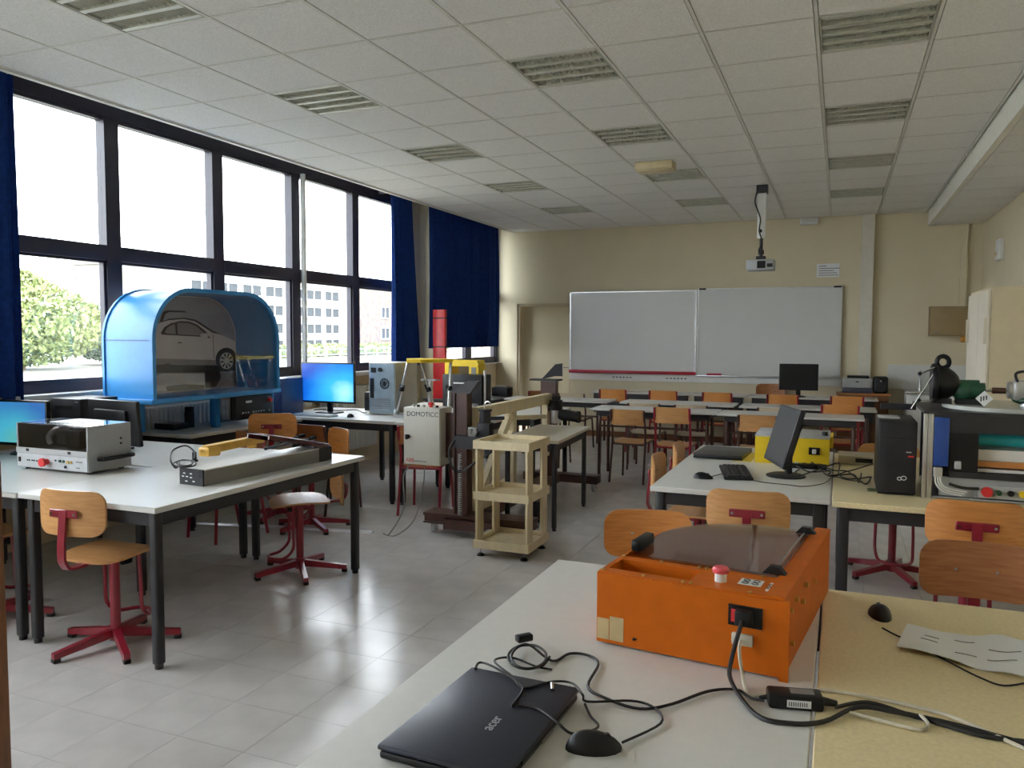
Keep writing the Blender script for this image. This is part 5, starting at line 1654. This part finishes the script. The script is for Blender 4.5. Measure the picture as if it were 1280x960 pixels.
# creased paper
g = G()
nu, nv = 18, 6
P0, P1, P2, P3 = P(1120, 813, ZT), P(1285, 852, ZT), P(1285, 806, ZT), P(1134, 786, ZT)
vs, fs = [], []
for s in (0, 1):
    for i in range(nu+1):
        for j in range(nv+1):
            u, v = i/nu, j/nv
            p = P0.lerp(P1, u).lerp(P3.lerp(P2, u), v)
            p.x += 0.0
            p.z += 0.009+0.006*math.sin(7*u+2*v)+0.004*math.sin(17*u-5*v)*(u)+s*0.0006
            vs.append(p)
A = (nu+1)*(nv+1)
for i in range(nu):
    for j in range(nv):
        k = i*(nv+1)+j
        for s in (0, A):
            fs.append((s+k, s+k+nv+1, s+k+nv+2, s+k+1))
pp = thing('white_sheet', 'creased white printed sheet lying on the nearest beige table', 'paper', tuple(P0))
ob('sheet', g.add(vs, fs), PAPER, pp, w=True)
for k, (u0, u1, v) in enumerate(((0.16, 0.30, 0.45), (0.42, 0.58, 0.75), (0.18, 0.30, 0.62), (0.45, 0.62, 0.3), (0.7, 0.95, 0.55), (0.7, 0.92, 0.3))):
    gg = G()
    pts = []
    for i in range(7):
        u = u0+(u1-u0)*i/6
        p = P0.lerp(P1, u).lerp(P3.lerp(P2, u), v)
        p.z += 0.0105+0.006*math.sin(7*u+2*v)+0.004*math.sin(17*u-5*v)*u
        pts.append(p)
    ob('print_line', gg.tube(pts, 0.0012, 4), MGREY, pp, w=True)

# ------------------------------------------------------------------ things on the right tables
q = [P(872, 570, ZT), P(925, 578, ZT), P(938, 562, ZT), P(885, 556, ZT)]
lt2 = thing('laptop', 'closed dark grey laptop on the white table before the yellow box', 'laptop', (-0.715, 5.52, ZT), -0.05)
ob('laptop_base', G().rbox(-0.16, 0.16, -0.21, 0.20, 0.002, 0.02, 0.006), BLACKP, lt2)
ob('laptop_lid', G().rbox(-0.162, 0.162, -0.212, 0.202, 0.021, 0.034, 0.006), mat('grey_black_lid', (0.045, 0.042, 0.042), 0.4), lt2)
c = P(918, 594, ZT)
keyboard('black keyboard lying lengthwise on the white table', -0.55, 4.80, ZT, PI/2+0.2, BLACKP, DARKG, 0.44, 0.16)
c = P(879, 598, ZT)
mouse('black mouse beside the black lengthwise keyboard', c.x, c.y, ZT, -PI/2+0.15, 1.0)
cable('thin mouse cable running to the black lengthwise keyboard', [tuple(P(888, 596, z0)), tuple(P(896, 594, z0)), tuple(P(903, 592, z0))], 0.0024)
# edge-on monitor
mt = P(975, 596, ZT)
mo = monitor('tilted dark monitor seen nearly edge-on with round glossy foot', mt.x+0.01, mt.y+0.03, ZT, 0.42, 0.34, 0.235, -PI/2+0.32, BLACKP, base_r=0.11, tilt=-0.28, body=DARKG)
# yellow box with grey lid
a, b2 = PV(944, 545, 5.30), PV(1037, 590, 5.30)
yx0, yx1 = a.x, PV(1037, 560, 5.45).x
yb_ = thing('yellow_box', 'yellow metal box with pale grey lid on the white table', 'box', ((yx0+yx1)/2, 5.48, ZT))
zy = PV(944, 545, 5.30).z
ob('box_body', G().box(yx0, yx1, 5.30, 5.72, ZT, zy), YELLOW, yb_, w=True)
ob('box_lid', G().rbox(yx0-0.003, yx1+0.003, 5.297, 5.723, zy, zy+0.012, 0.003), GREYP, yb_, w=True)
ob('power_inlet', G().box(yx1-0.12, yx1-0.055, 5.294, 5.30, ZT+0.07, ZT+0.115), BLACKP, yb_, w=True)
ob('inlet_plug', G().rbox(yx1-0.10, yx1-0.075, 5.27, 5.294, ZT+0.078, ZT+0.105, 0.004), WHITEP, yb_, w=True)
ob('lid_hasp', G().cyl((yx1-0.03, 5.40, zy+0.012), (yx1-0.03, 5.40, zy+0.035), 0.018), DARKG, yb_, w=True)
ob('side_bracket', G().box(yx1+0.003, yx1+0.02, 5.35, 5.6, zy-0.06, zy+0.012), YELLOW, yb_, w=True)
solo('yellow_mat', G().box(-0.62, yx0-0.02, 5.28, 5.7, ZT, ZT+0.003), mat('pale_yellow', (0.72, 0.62, 0.18), 0.5), 'flat yellow sheet under the edge of the yellow box', 'sheet', loc=(-0.55, 5.5, ZT))
# power strip and cable tangle
c = P(1005, 586, ZT)
ps_ = thing('power_strip', 'black power strip lying at the foot of the yellow box', 'power strip', (c.x, c.y+0.02, ZT), 0.0)
ob('strip_body', G().rbox(-0.13, 0.13, -0.025, 0.025, 0, 0.03, 0.006), BLACKP, ps_)
ob('strip_switch', G().box(-0.06, -0.035, -0.012, 0.012, 0.03, 0.036), GREYP, ps_)
for k in range(3):
    ob('strip_socket', G().cyl((0.0+k*0.045, 0, 0.03), (0.0+k*0.045, 0, 0.032), 0.018), DARKG, ps_)
random.seed(11)
for k, lab in enumerate(('tangled black cable left of the tower, lowest loop', 'tangled black cable left of the tower, middle loop', 'tangled black cable left of the tower, upper loop', 'tangled black cable reaching the tower from the yellow box',
                         'thin cable from the black keyboard into the tangle')):
    pts = []
    if k < 4:
        n_ = 7
        for i in range(n_):
            u = i/(n_-1)
            pts.append(tuple(P(1000+85*u+random.uniform(-10, 10), 594-8*math.sin(u*PI*(1+0.4*k))+random.uniform(-9, 9)-2*k, z0+random.uniform(0, 0.025))))
    else:
        pts = [tuple(P(x_, y_, z0)) for x_, y_ in ((940, 600), (955, 603), (985, 606), (1005, 608), (1030, 604), (1042, 596), (1060, 600), (1078, 602))]
    cable(lab, pts, 0.004 if k < 4 else 0.0026)
solo('key_bunch', G().rbox(P(1092, 614, ZT).x-0.03, P(1092, 614, ZT).x+0.03, P(1092, 614, ZT).y-0.015, P(1092, 614, ZT).y+0.02, ZT, ZT+0.012, 0.004, 2), mat('dull_green', (0.06, 0.085, 0.03), 0.5), 'small dull green key tag lying before the black tower', 'key tag', loc=tuple(P(1092, 614, ZT)))
bq = thing('beige_case', 'low beige case with a dark name plate behind the cable tangle', 'case', (0.13, 5.55, ZT))
ob('case_body', G().rbox(-0.12, 0.16, -0.10, 0.12, 0, 0.055, 0.006), CABLEW, bq)
ob('name_plate', G().box(-0.02, 0.08, -0.103, -0.099, 0.015, 0.042), DARKG, bq)
# black tower
a, b2 = PV(1089, 520, 4.62), PV(1152, 620, 4.42)
t0, t1 = P(1090, 608, ZT), P(1150, 622, ZT)
tw2 = thing('tower_computer', 'black tower computer with a white loop emblem standing beside machine', 'computer', (0.29, 4.66, ZT))
ob('case', G().rbox(0.195, 0.375, 4.48, 4.88, ZT+0.008, 1.17, 0.006), BLACKP, tw2, w=True)
fp2 = ob('front_face', G().rbox(0.20, 0.372, 4.470, 4.482, ZT+0.012, 1.165, 0.004), DARKG, tw2, w=True)
ob('drive_slot', G().box(0.21, 0.362, 4.467, 4.471, 1.085, 1.09), BLACKP, fp2, w=True)
ob('emblem', G().tube([(0.318+0.012*math.cos(t*PI/8), 4.468, 0.882+0.010*math.sin(t*PI/8)) for t in range(16)], 0.002, 5, True).tube([(0.298+0.009*math.cos(t*PI/8), 4.468, 0.878+0.008*math.sin(t*PI/8)) for t in range(16)], 0.002, 5, True), WHITEP, tw2, label='white double-loop emblem', w=True)
ob('red_badge', G().box(0.335, 0.362, 4.467, 4.471, 0.99, 0.998), REDB, fp2, w=True)
ob('name_badge', G().box(0.325, 0.35, 4.467, 4.471, 1.012, 1.018), SILV, fp2, w=True)
ob('case_foot', G().box(0.20, 0.37, 4.50, 4.53, ZT, ZT+0.01), RUBBER, tw2, w=True)
ob('case_foot', G().box(0.20, 0.37, 4.82, 4.85, ZT, ZT+0.01), RUBBER, tw2, w=True)
solo('grey_card', G().rbox(0.20, 0.30, 4.60, 4.72, 1.17, 1.18, 0.003), GREYP, 'small pale card lying on top of the black tower', 'card', loc=(0.25, 4.66, 1.17))

# black machine with aluminium post
kx0, kx1, ky0, ky1, kz1 = 0.40, 1.30, 4.46, 5.15, 1.215
mc_ = thing('training_machine', 'black-framed bench machine with aluminium post, blue panel and buttons', 'machine', (0.85, 4.8, ZT))
ob('aluminium_post', G().rbox(kx0, kx0+0.018, ky0, ky0+0.03, ZT, kz1, 0.002), ALU, mc_, w=True)
ob('aluminium_post', G().rbox(kx0+0.02, kx0+0.045, ky0+0.005, ky0+0.035, ZT, kz1, 0.002), ALU, mc_, w=True)
ob('aluminium_post', G().rbox(kx1-0.04, kx1, ky0, ky0+0.04, ZT, kz1, 0.002), ALU, mc_, w=True)
ob('top_frame', G().box(kx0+0.046, kx1-0.04, ky0+0.01, ky0+0.04, kz1-0.09, kz1), BLACKM, mc_, w=True)
ob('blue_panel', G().rbox(kx0+0.048, kx0+0.115, ky0+0.0, ky0+0.009, 0.955, kz1-0.015, 0.003), DBLUE, mc_, label='blue rectangular panel', w=True)
ob('black_back', G().box(kx0+0.046, kx1-0.04, ky1-0.02, ky1, ZT, kz1), BLACKM, mc_, w=True)
ob('left_door', G().box(kx0+0.117, kx0+0.245, ky0+0.012, ky0+0.02, 0.93, kz1-0.09), BLACKP, mc_, w=True)
ob('door_knob', G().rbox(kx0+0.142, kx0+0.172, ky0-0.004, ky0+0.012, 0.945, 0.985, 0.004).cyl((kx0+0.157, ky0-0.004, 0.965), (kx0+0.157, ky0-0.012, 0.965), 0.009), GREYP, mc_, w=True)
ob('inner_shelf', G().box(kx0+0.246, kx1-0.04, ky0+0.06, ky1-0.02, 0.93, 0.945), WHITEP, mc_, w=True)
ob('teal_roll', G().cyl((kx0+0.25, ky0+0.15, 1.085), (kx1-0.05, ky0+0.15, 1.085), 0.035), TEAL, mc_, label='teal roller', w=True)
ob('white_bed', G().box(kx0+0.25, kx1-0.05, ky0+0.08, ky0+0.3, 0.985, 1.04), WHITEP, mc_, w=True)
ob('wooden_bed', G().box(kx0+0.25, kx1-0.05, ky0+0.06, ky0+0.3, 0.955, 0.984), PLYO, mc_, w=True)
ob('lower_rail', G().box(kx0+0.12, kx1-0.04, ky0+0.008, ky0+0.03, 0.90, 0.929), BLACKM, mc_, w=True)
ob('grey_deck', G().box(kx0+0.046, kx1-0.04, ky0+0.012, ky1-0.03, ZT+0.004, 0.80), GREYP, mc_, w=True)
ob('slope_panel', G().box(kx0+0.25, kx1-0.04, ky0+0.0, ky0+0.012, 0.81, 0.87), GREYP, mc_, w=True)
ob('grey_riser', G().box(kx0+0.08, kx1-0.04, ky0+0.03, ky0+0.04, 0.805, 0.90), GREYP, mc_, w=True)
for k, (xx, mm, rr) in enumerate(((0.285, REDB, 0.025), (0.335, GREENP, 0.013), (0.385, BLACKP, 0.014), (0.435, YELLOW, 0.016))):
    ob('push_button', G().cyl((kx0+xx, ky0, 0.842), (kx0+xx, ky0-0.02, 0.842), rr, n=16), mm, mc_, w=True)
for k in range(3):
    hs_ = smooth_path([(kx0+0.06+0.01*k, ky0+0.0, 0.925), (kx0+0.062+0.012*k, ky0-0.012, 0.87), (kx0+0.10+0.012*k, ky0-0.01, 0.83+0.008*k), (kx0+0.18+0.01*k, ky0-0.004, 0.815+0.01*k)], 5)
    ob('air_tube', G().tube(hs_, 0.004, 6), WHITEP, mc_, w=True)
ob('black_loom', G().tube(smooth_path([(kx0+0.12, ky0-0.005, 0.87), (kx0+0.18, ky0-0.008, 0.855), (kx0+0.25, ky0-0.004, 0.855)], 5), 0.008, 6), RUBBER, mc_, w=True)
ob('valve_block', G().rbox(kx0+0.05, kx0+0.09, ky0-0.01, ky0+0.02, 0.90, 0.95, 0.005), ALU, mc_, w=True)
ob('top_plate', G().box(kx0, kx1, ky0+0.01, ky1, kz1+0.001, kz1+0.012).box(0.22, kx0, ky0+0.45, ky0+0.49, kz1-0.02, kz1+0.012), BLACKM, mc_, w=True)
# brake and transmission cut-away on a round pale board
zb = kz1+0.012
rb = thing('cutaway_model', 'mechanical cut-away model with black dome, green motor and shaft', 'model', (PV(1178, 478, 4.75).x, 4.80, zb))
ob('round_board', G().cyl((0.89, 4.84, zb), (0.89, 4.84, zb+0.022), 0.37, n=48), mat('pale_board', (0.46, 0.48, 0.44), 0.25), rb, w=True)
yq = 4.80
zq = zb+0.022
AX = Matrix.Rotation(PI/2, 4, 'Y')
c = PV(1178, 478, yq)
ob('black_dome', G().lathe([(0.115, -0.07), (0.12, -0.06), (0.12, -0.045), (0.105, -0.035), (0.095, 0.02), (0.07, 0.055), (0.045, 0.075), (0.03, 0.08)], 28, Matrix.Translation((c.x+0.01, yq, zq+0.122)) @ AX), BLACKP, rb, label='black dome like a brake booster', w=True)
ob('lifting_ring', G().tube([(c.x+0.0+0.033*math.cos(t*PI/8), yq, zq+0.25+0.036*math.sin(t*PI/8)) for t in range(16)], 0.014, 8, True), BLACKP, rb, w=True)
ob('dome_bracket', G().box(c.x-0.06, c.x+0.05, yq-0.04, yq+0.04, zq, zq+0.03), BLACKM, rb, w=True)
rod0 = (c.x-0.05, yq-0.08, zq+0.19)
ob('linkage_rod', G().cyl(rod0, (c.x-0.17, yq-0.08, zq-0.035), 0.005, n=8).cyl((c.x-0.05, yq-0.08, zq+0.22), (c.x-0.13, yq-0.08, zq+0.18), 0.006, n=8).cyl((c.x-0.05, yq-0.08, zq+0.02), (c.x-0.13, yq-0.08, zq+0.02), 0.005, n=8), STEEL, rb, w=True)
for dx, dz in ((-0.13, 0.18), (-0.13, 0.02), (-0.05, 0.21), (-0.05, 0.02)):
    ob('rod_ball', G().ball((c.x+dx, yq-0.08, zq+dz), 0.012), BLACKP, rb, w=True)
c2 = PV(1208, 490, yq)
ob('green_motor', G().ball((c2.x, yq, zq+0.075), 0.065, 0.06, 0.06).cyl((c2.x+0.02, yq, zq+0.08), (c2.x+0.11, yq, zq+0.08), 0.05).box(c2.x-0.03, c2.x+0.08, yq-0.03, yq+0.03, zq+0.12, zq+0.145), GREENP, rb, label='green painted motor', w=True)
ob('motor_foot', G().box(c2.x-0.04, c2.x+0.10, yq-0.05, yq+0.05, zq, zq+0.03), DARKG, rb, w=True)
ob('drive_shaft', G().cyl((c2.x+0.11, yq, zq+0.085), (c2.x+0.26, yq, zq+0.085), 0.008), STEEL, rb, w=True)
ob('shaft_coupling', G().cyl((c2.x+0.15, yq, zq+0.085), (c2.x+0.22, yq, zq+0.085), 0.018), BROWNP, rb, w=True)
ob('carburettor', G().rbox(c2.x+0.25, c2.x+0.42, yq-0.06, yq+0.06, zq+0.03, zq+0.15, 0.02).cyl((c2.x+0.23, yq, zq+0.09), (c2.x+0.26, yq, zq+0.09), 0.05).cyl((c2.x+0.32, yq-0.02, zq), (c2.x+0.32, yq-0.02, zq+0.03), 0.03), ALU, rb, w=True)
ob('carburettor_base', G().ball((c2.x+0.34, yq, zq+0.035), 0.09, 0.08, 0.03), GREENP, rb, w=True)
ob('fuel_pipe', G().tube(smooth_path([(c2.x+0.27, yq-0.05, zq+0.14), (c2.x+0.26, yq-0.05, zq+0.19), (c2.x+0.32, yq-0.05, zq+0.205), (c2.x+0.42, yq-0.05, zq+0.20)], 5), 0.008, 6), DARKG, rb, w=True)
rb.scale = (0.88, 0.88, 0.88)
tg = thing('sign_card', 'white diamond-shaped card with dark mark on the round board', 'card', (PV(1230, 508, 4.66).x, 4.66, zb+0.022*0.88))
q = PV(1230, 505, 5.12)
ob('card', G().prism([(-0.04, 0.04), (0, 0.0), (0.04, 0.04), (0, 0.08)], -0.002, 0.002, 'y'), PAPER, tg)
for k in range(3):
    ob('card_mark', G().box(-0.018+k*0.012, -0.012+k*0.012, -0.003, -0.002, 0.025+0.005*k, 0.05+0.003*k), INK, tg)

# ------------------------------------------------------------------ back right corner
yt = 11.42
a, b2 = PV(1048, 493, yt), PV(1112, 520, yt)
wz = 0.84
tb = thing('wooden_cupboard', 'reddish brown wooden cupboard carrying printer and speaker', 'cupboard', ((a.x+b2.x)/2, 11.7, 0))
xx0, xx1 = 0.51, 0.83
a = PV(1045, 493, 11.82)
b2 = PV(1112, 493, 11.82)
ob('carcass', G().box(a.x+0.02, b2.x-0.01, 11.82, 12.09, 0.02, 0.80), WOODB, tb, w=True)
ob('cupboard_top', G().rbox(a.x, b2.x+0.01, 11.81, 12.095, 0.80, 0.83, 0.004), WOODT, tb, w=True)
ob('cupboard_door', G().box(a.x+0.04, (a.x+b2.x)/2-0.005, 11.805, 11.82, 0.06, 0.78), WOODB, tb, w=True)
ob('cupboard_door', G().box((a.x+b2.x)/2+0.005, b2.x-0.03, 11.805, 11.82, 0.06, 0.78), WOODB, tb, w=True)
p0, p1 = PV(1053, 470, 11.84), PV(1090, 493, 11.84)
pr = thing('printer', 'grey and navy desktop printer on the wooden cupboard', 'printer', ((p0.x+p1.x)/2, 11.96, 0.83))
ob('printer_base', G().rbox(p0.x, p1.x, 11.84, 12.09, 0.83, 0.90, 0.006), mat('navy_grey', (0.05, 0.055, 0.09), 0.4), pr, w=True)
ob('printer_body', G().rbox(p0.x, p1.x, 11.84, 12.09, 0.90, 1.03, 0.012), GREYP, pr, w=True)
ob('paper_tray', G().rbox(p0.x+0.06, p1.x-0.04, 11.86, 12.05, 1.03, 1.065, 0.01), DARKG, pr, w=True)
ob('printer_badge', G().box((p0.x+p1.x)/2-0.02, (p0.x+p1.x)/2+0.02, 11.836, 11.842, 0.975, 0.99), BLACKP, pr, w=True)
p0, p1 = PV(1092, 470, 11.86), PV(1110, 493, 11.86)
sk = thing('loudspeaker', 'black rounded speaker beside the printer', 'speaker', ((p0.x+p1.x)/2, 11.96, 0.83))
ob('speaker_case', G().rbox(p0.x, p1.x, 11.86, 12.06, 0.83, 1.06, 0.03, 3), BLACKP, sk, w=True)
ob('speaker_cone', G().cyl(((p0.x+p1.x)/2, 11.86, 0.92), ((p0.x+p1.x)/2, 11.85, 0.92), 0.07), DARKG, sk, w=True)
ob('power_light', G().cyl(((p0.x+p1.x)/2, 11.86, 1.0), ((p0.x+p1.x)/2, 11.852, 1.0), 0.012, n=8), SILV, sk, w=True)
mm_ = PV(998, 480, 11.45)
monitor('black flat monitor on the rear desk before the right whiteboard', mm_.x, 11.45, 0.78, 0.50, 0.36, 0.27, 0.02, BLACKP, round_base=True)
# rounded red-brown chair back behind that monitor
stool('red-brown swivel stool behind the rear desk near the black monitor', PV(962, 485, 11.95).x, 11.84, PI, wood=PLYD, sz=0.52, bz=0.80)
# sink cupboard
sx0, sx1 = 0.83, 1.70
sk2 = thing('sink_unit', 'white sink cupboard with steel top in the back corner', 'sink unit', (1.25, 11.9, 0))
ob('carcass', G().box(sx0, sx1, 11.62, 12.17, 0.06, 0.85), LAMW, sk2, w=True)
for k in range(2):
    dd = ob('cupboard_door', G().rbox(sx0+0.01+k*0.435, sx0+0.425+k*0.435, 11.60, 11.62, 0.10, 0.82, 0.004), LAMW, sk2, w=True)
    ob('door_pull', G().box(sx0+0.06+k*0.435, sx0+0.16+k*0.435, 11.592, 11.60, 0.72, 0.735), STEEL, dd, w=True)
ob('sink_top', G().rbox(sx0-0.02, sx1, 11.58, 12.18, 0.85, 0.885, 0.005), STEEL, sk2, w=True)
ob('faucet', G().tube(smooth_path([(1.02, 12.1, 0.885), (1.02, 12.1, 1.1), (1.02, 12.06, 1.14), (1.02, 11.98, 1.13)], 5), 0.012, 8).cyl((1.02, 12.1, 0.885), (1.02, 12.1, 0.93), 0.02), STEEL, sk2, w=True)
struct('trim_7', G().box(0.62, XR, YB-0.012, YB, 0.885, 1.22), LAMW)
for k in range(3):
    r = thing('jar', 'small %s jar standing on the steel sink top' % ('dark', 'grey', 'pale')[k], 'jar', (1.20+k*0.13, 11.95, 0.885))
    ob('jar_body', G().lathe([(0.035, 0), (0.04, 0.01), (0.04, 0.09), (0.028, 0.105)], 14), (DARKG, MGREY, GREYP)[k], r)
    ob('jar_lid', G().cyl((0, 0, 0.105), (0, 0, 0.12), 0.03), BLACKP, r)
# brown wall box
a, b2 = PV(1163, 383, 12.0), PV(1225, 420, 12.0)
wbx = thing('wall_box', 'flat brown-beige wall cabinet hanging high in the back corner', 'wall cabinet', ((a.x+b2.x)/2, 12.1, b2.z))
ob('wall_box_body', G().box(a.x, b2.x, 12.0, YB, b2.z, a.z), mat('khaki_brown', (0.30, 0.215, 0.105), 0.5, var=0.04), wbx, w=True)
ob('wall_box_door', G().rbox(a.x+0.02, b2.x-0.02, 11.99, 12.0, b2.z+0.02, a.z-0.02, 0.003), mat('khaki_brown', ()), wbx, w=True)
ob('maker_label', G().box(a.x+0.04, a.x+0.12, 11.986, 11.99, b2.z+0.04, b2.z+0.055), MGREY, wbx, w=True)
q = PV(1207, 425, 12.1)
solo('orange_bracket', G().rbox(q.x-0.05, q.x+0.05, 12.08, YB, b2.z-0.085, b2.z-0.001, 0.01), mat('dull_orange', (0.50, 0.22, 0.02), 0.5), 'small dull orange fitting below the brown wall cabinet', 'fitting', loc=(q.x, 12.14, b2.z-0.085))
# tall cabinet by the right wall
cb_ = thing('tall_cabinet', 'tall beige metal cupboard with pale door at the right edge', 'cupboard', (1.37, 7.43, 0))
ob('carcass', G().box(1.045, XR-0.005, 6.92, 7.96, 0.02, 1.98), BEIGEC, cb_, w=True)
ob('plinth', G().box(1.06, XR-0.01, 6.94, 7.94, 0, 0.02), BLACKM, cb_, w=True)
for k in range(2):
    dd = ob('cabinet_door', G().rbox(1.025, 1.044, 6.93+k*0.515, 7.435+k*0.515, 0.05, 1.955, 0.003), BEIGEW, cb_, w=True)
    ob('door_handle', G().rbox(1.005, 1.026, 6.96+k*0.90, 6.98+k*0.90, 1.55, 1.75, 0.004), BEIGEW, dd, w=True)
q = PX(1250, 312, XR-0.02)
jb = thing('wall_socket', 'white square junction box high on the right wall', 'socket', (XR-0.02, q.y, q.z-0.1))
ob('socket_box', G().rbox(XR-0.05, XR, q.y-0.13, q.y+0.13, q.z-0.12, q.z+0.12, 0.01), WHITEP, jb, w=True)
ob('socket_lens', G().ball((XR-0.05, q.y+0.05, q.z-0.04), 0.02), mat('warm_lens', (0.7, 0.55, 0.3), 0.3), jb, w=True)
for k in range(3):
    struct('trim_8', G().box(XR-0.04, XR, 8.9+k*0.16, 9.0+k*0.16, 0, ZS), BEAM)

# wooden board edge at the extreme left foreground
a = P(4, 583, 1.2)
y_ = 1.45
q1 = PV(-14, 700, y_)
wd = thing('wooden_partition', 'dark brown wooden board edge at the far left foreground', 'board', (q1.x-0.4, y_, 0))
zt = PV(4, 583, y_).z
ob('board', G().rbox(q1.x-0.8, q1.x, y_, y_+0.03, 0.0, zt, 0.004), WOODB, wd, w=True)
ob('edge_strip', G().rbox(q1.x-0.03, q1.x+0.004, y_-0.012, y_+0.042, 0.0, zt+0.004, 0.003), WOODB, wd, w=True)

# ------------------------------------------------------------------ outside
struct('outside_ground', G().box(-140, XW-0.12, -60, 190, -0.6, -0.4), LAWN)
struct('outside_path', G().box(-30, -26, -60, 190, -0.4, -0.385), ASPH)


def building(label, x0, x1, y0, y1, zt, face, wins, cat='building', mm=FACADE):
    r = thing('building', label, cat, ((x0+x1)/2, (y0+y1)/2, -0.4))
    ob('wall', G().box(x0, x1, y0, y1, -0.4, zt), mm, r, w=True)
    ob('roof_edge', G().box(x0-0.3, x1+0.3, y0-0.3, y1+0.3, zt, zt+0.35), mm, r, w=True)
    pane = mat('far_window_glass', (0.065, 0.072, 0.08), 0.6, spec=0.05)
    for (ya, yb, za, zb_) in wins:
        wn = ob('window', G().box(x1, x1+0.12, ya-0.1, yb+0.1, za-0.1, za).box(x1, x1+0.12, ya-0.1, yb+0.1, zb_, zb_+0.1).box(x1, x1+0.12, ya-0.1, ya, za, zb_).box(x1, x1+0.12, yb, yb+0.1, za, zb_).box(x1, x1+0.12, (ya+yb)/2-0.05, (ya+yb)/2+0.05, za, zb_), WHITEP, r, w=True)
        ob('pane', G().box(x1+0.01, x1+0.05, ya, (ya+yb)/2-0.06, za, zb_), pane, wn, w=True)
        ob('pane', G().box(x1+0.01, x1+0.05, (ya+yb)/2+0.06, yb, za, zb_), pane, wn, w=True)
    return r


ws = []
for zr in (5.2, 3.45, 1.75, 0.15):
    yy = 51.15
    while yy+2.45 < 74:
        ws.append((yy, yy+2.45, zr, zr+0.92))
        yy += 3.1
building('pale three-storey school block with rows of windows beyond the lawn', -62, -50, 50, 74.3, 7.6, 0, ws)
building('brownish brick end block to the right of the pale school block', -62, -49.2, 75.2, 84, 7.6, 0, [(79.5, 81.2, 1.2, 2.4), (79.5, 81.2, 3.6, 4.8)], mm=BRICK)


def leaves(n, fn, s):
    g = G()
    for _ in range(n):
        c = Vector(fn())
        a = Vector((random.gauss(0, 1), random.gauss(0, 1), random.gauss(0, 1))).normalized()
        b = a.orthogonal().normalized()
        k = s*random.uniform(0.6, 1.3)
        g.add([c-a*k, c+b*k*0.45, c+a*k, c-b*k*0.45], [(0, 1, 2, 3)])
    return g


random.seed(5)


def tree(label, x, y, h, rad, dens, lm, s=0.16):
    r = thing('tree', label, 'tree', (x, y, -0.4), 0, 'trees on the lawn')
    ob('trunk', G().cyl((x, y, -0.4), (x+0.1, y, h*0.5), 0.13, 0.07), BARK, r, w=True)
    for k in range(14):
        a = random.uniform(0, 2*PI)
        z0_ = random.uniform(0.4, h*0.5)
        ob('branch', G().tube(smooth_path([(x, y, z0_), (x+rad*0.5*math.cos(a), y+rad*0.5*math.sin(a), z0_+h*0.22), (x+rad*0.95*math.cos(a), y+rad*0.95*math.sin(a), z0_+h*0.4)], 4), 0.025, 5), BARK, r, w=True)
    def fn():
        while True:
            u = Vector((random.uniform(-1, 1), random.uniform(-1, 1), random.uniform(-1, 1)))
            if u.length < 1:
                z = h*0.5+u.z*h*0.5
                f = 1.0 if z < h*0.55 else max(0.15, 1-(z/h-0.55)*1.6)
                return (x+u.x*rad*f, y+u.y*rad*f, z-0.2)
    o = ob('foliage', leaves(dens, fn, s), lm, r, w=True, smooth=False)
    o['kind'] = 'stuff'
    return r


tree('yellow-green budding tree outside the leftmost window', -42, 30.5, 5.4, 4.6, 11000, LEAFA, 0.17)
tree('blue-green evergreen shrub right of the budding tree outside', -44, 38.5, 4.2, 3.9, 11000, LEAFB, 0.16)
tree('small yellow-green tree half behind the left curtain outside', -46, 21.0, 5.0, 3.6, 6000, LEAFA, 0.17)
hg_ = thing('hedge', 'clipped green hedge before the far school block', 'hedge', (-44, 60, -0.4))
ob('hedge_core', G().rbox(-44.4, -43.6, 44, 86, -0.4, 0.55, 0.2), LEAFB, hg_, w=True)
o = ob('hedge_leaves', leaves(4200, lambda: (random.uniform(-44.6, -43.4), random.uniform(44, 86), random.uniform(-0.3, 0.75)), 0.2), LEAFA, hg_, w=True, smooth=False)
o['kind'] = 'stuff'
fn_ = thing('fence', 'thin pale railing fence along the far lawn', 'fence', (-40, 60, -0.4))
for zz in (-0.1, 0.35):
    ob('rail', G().box(-40.03, -39.97, 40, 88, zz, zz+0.05), WHITEP, fn_, w=True)
pm = mesh_of('fence_post', G().box(-0.04, 0.04, -0.04, 0.04, 0, 0.85), WHITEP)
for k in range(25):
    o = link('fence_post', pm, fn_)
    o.location = (0, -20+k*2, 0)
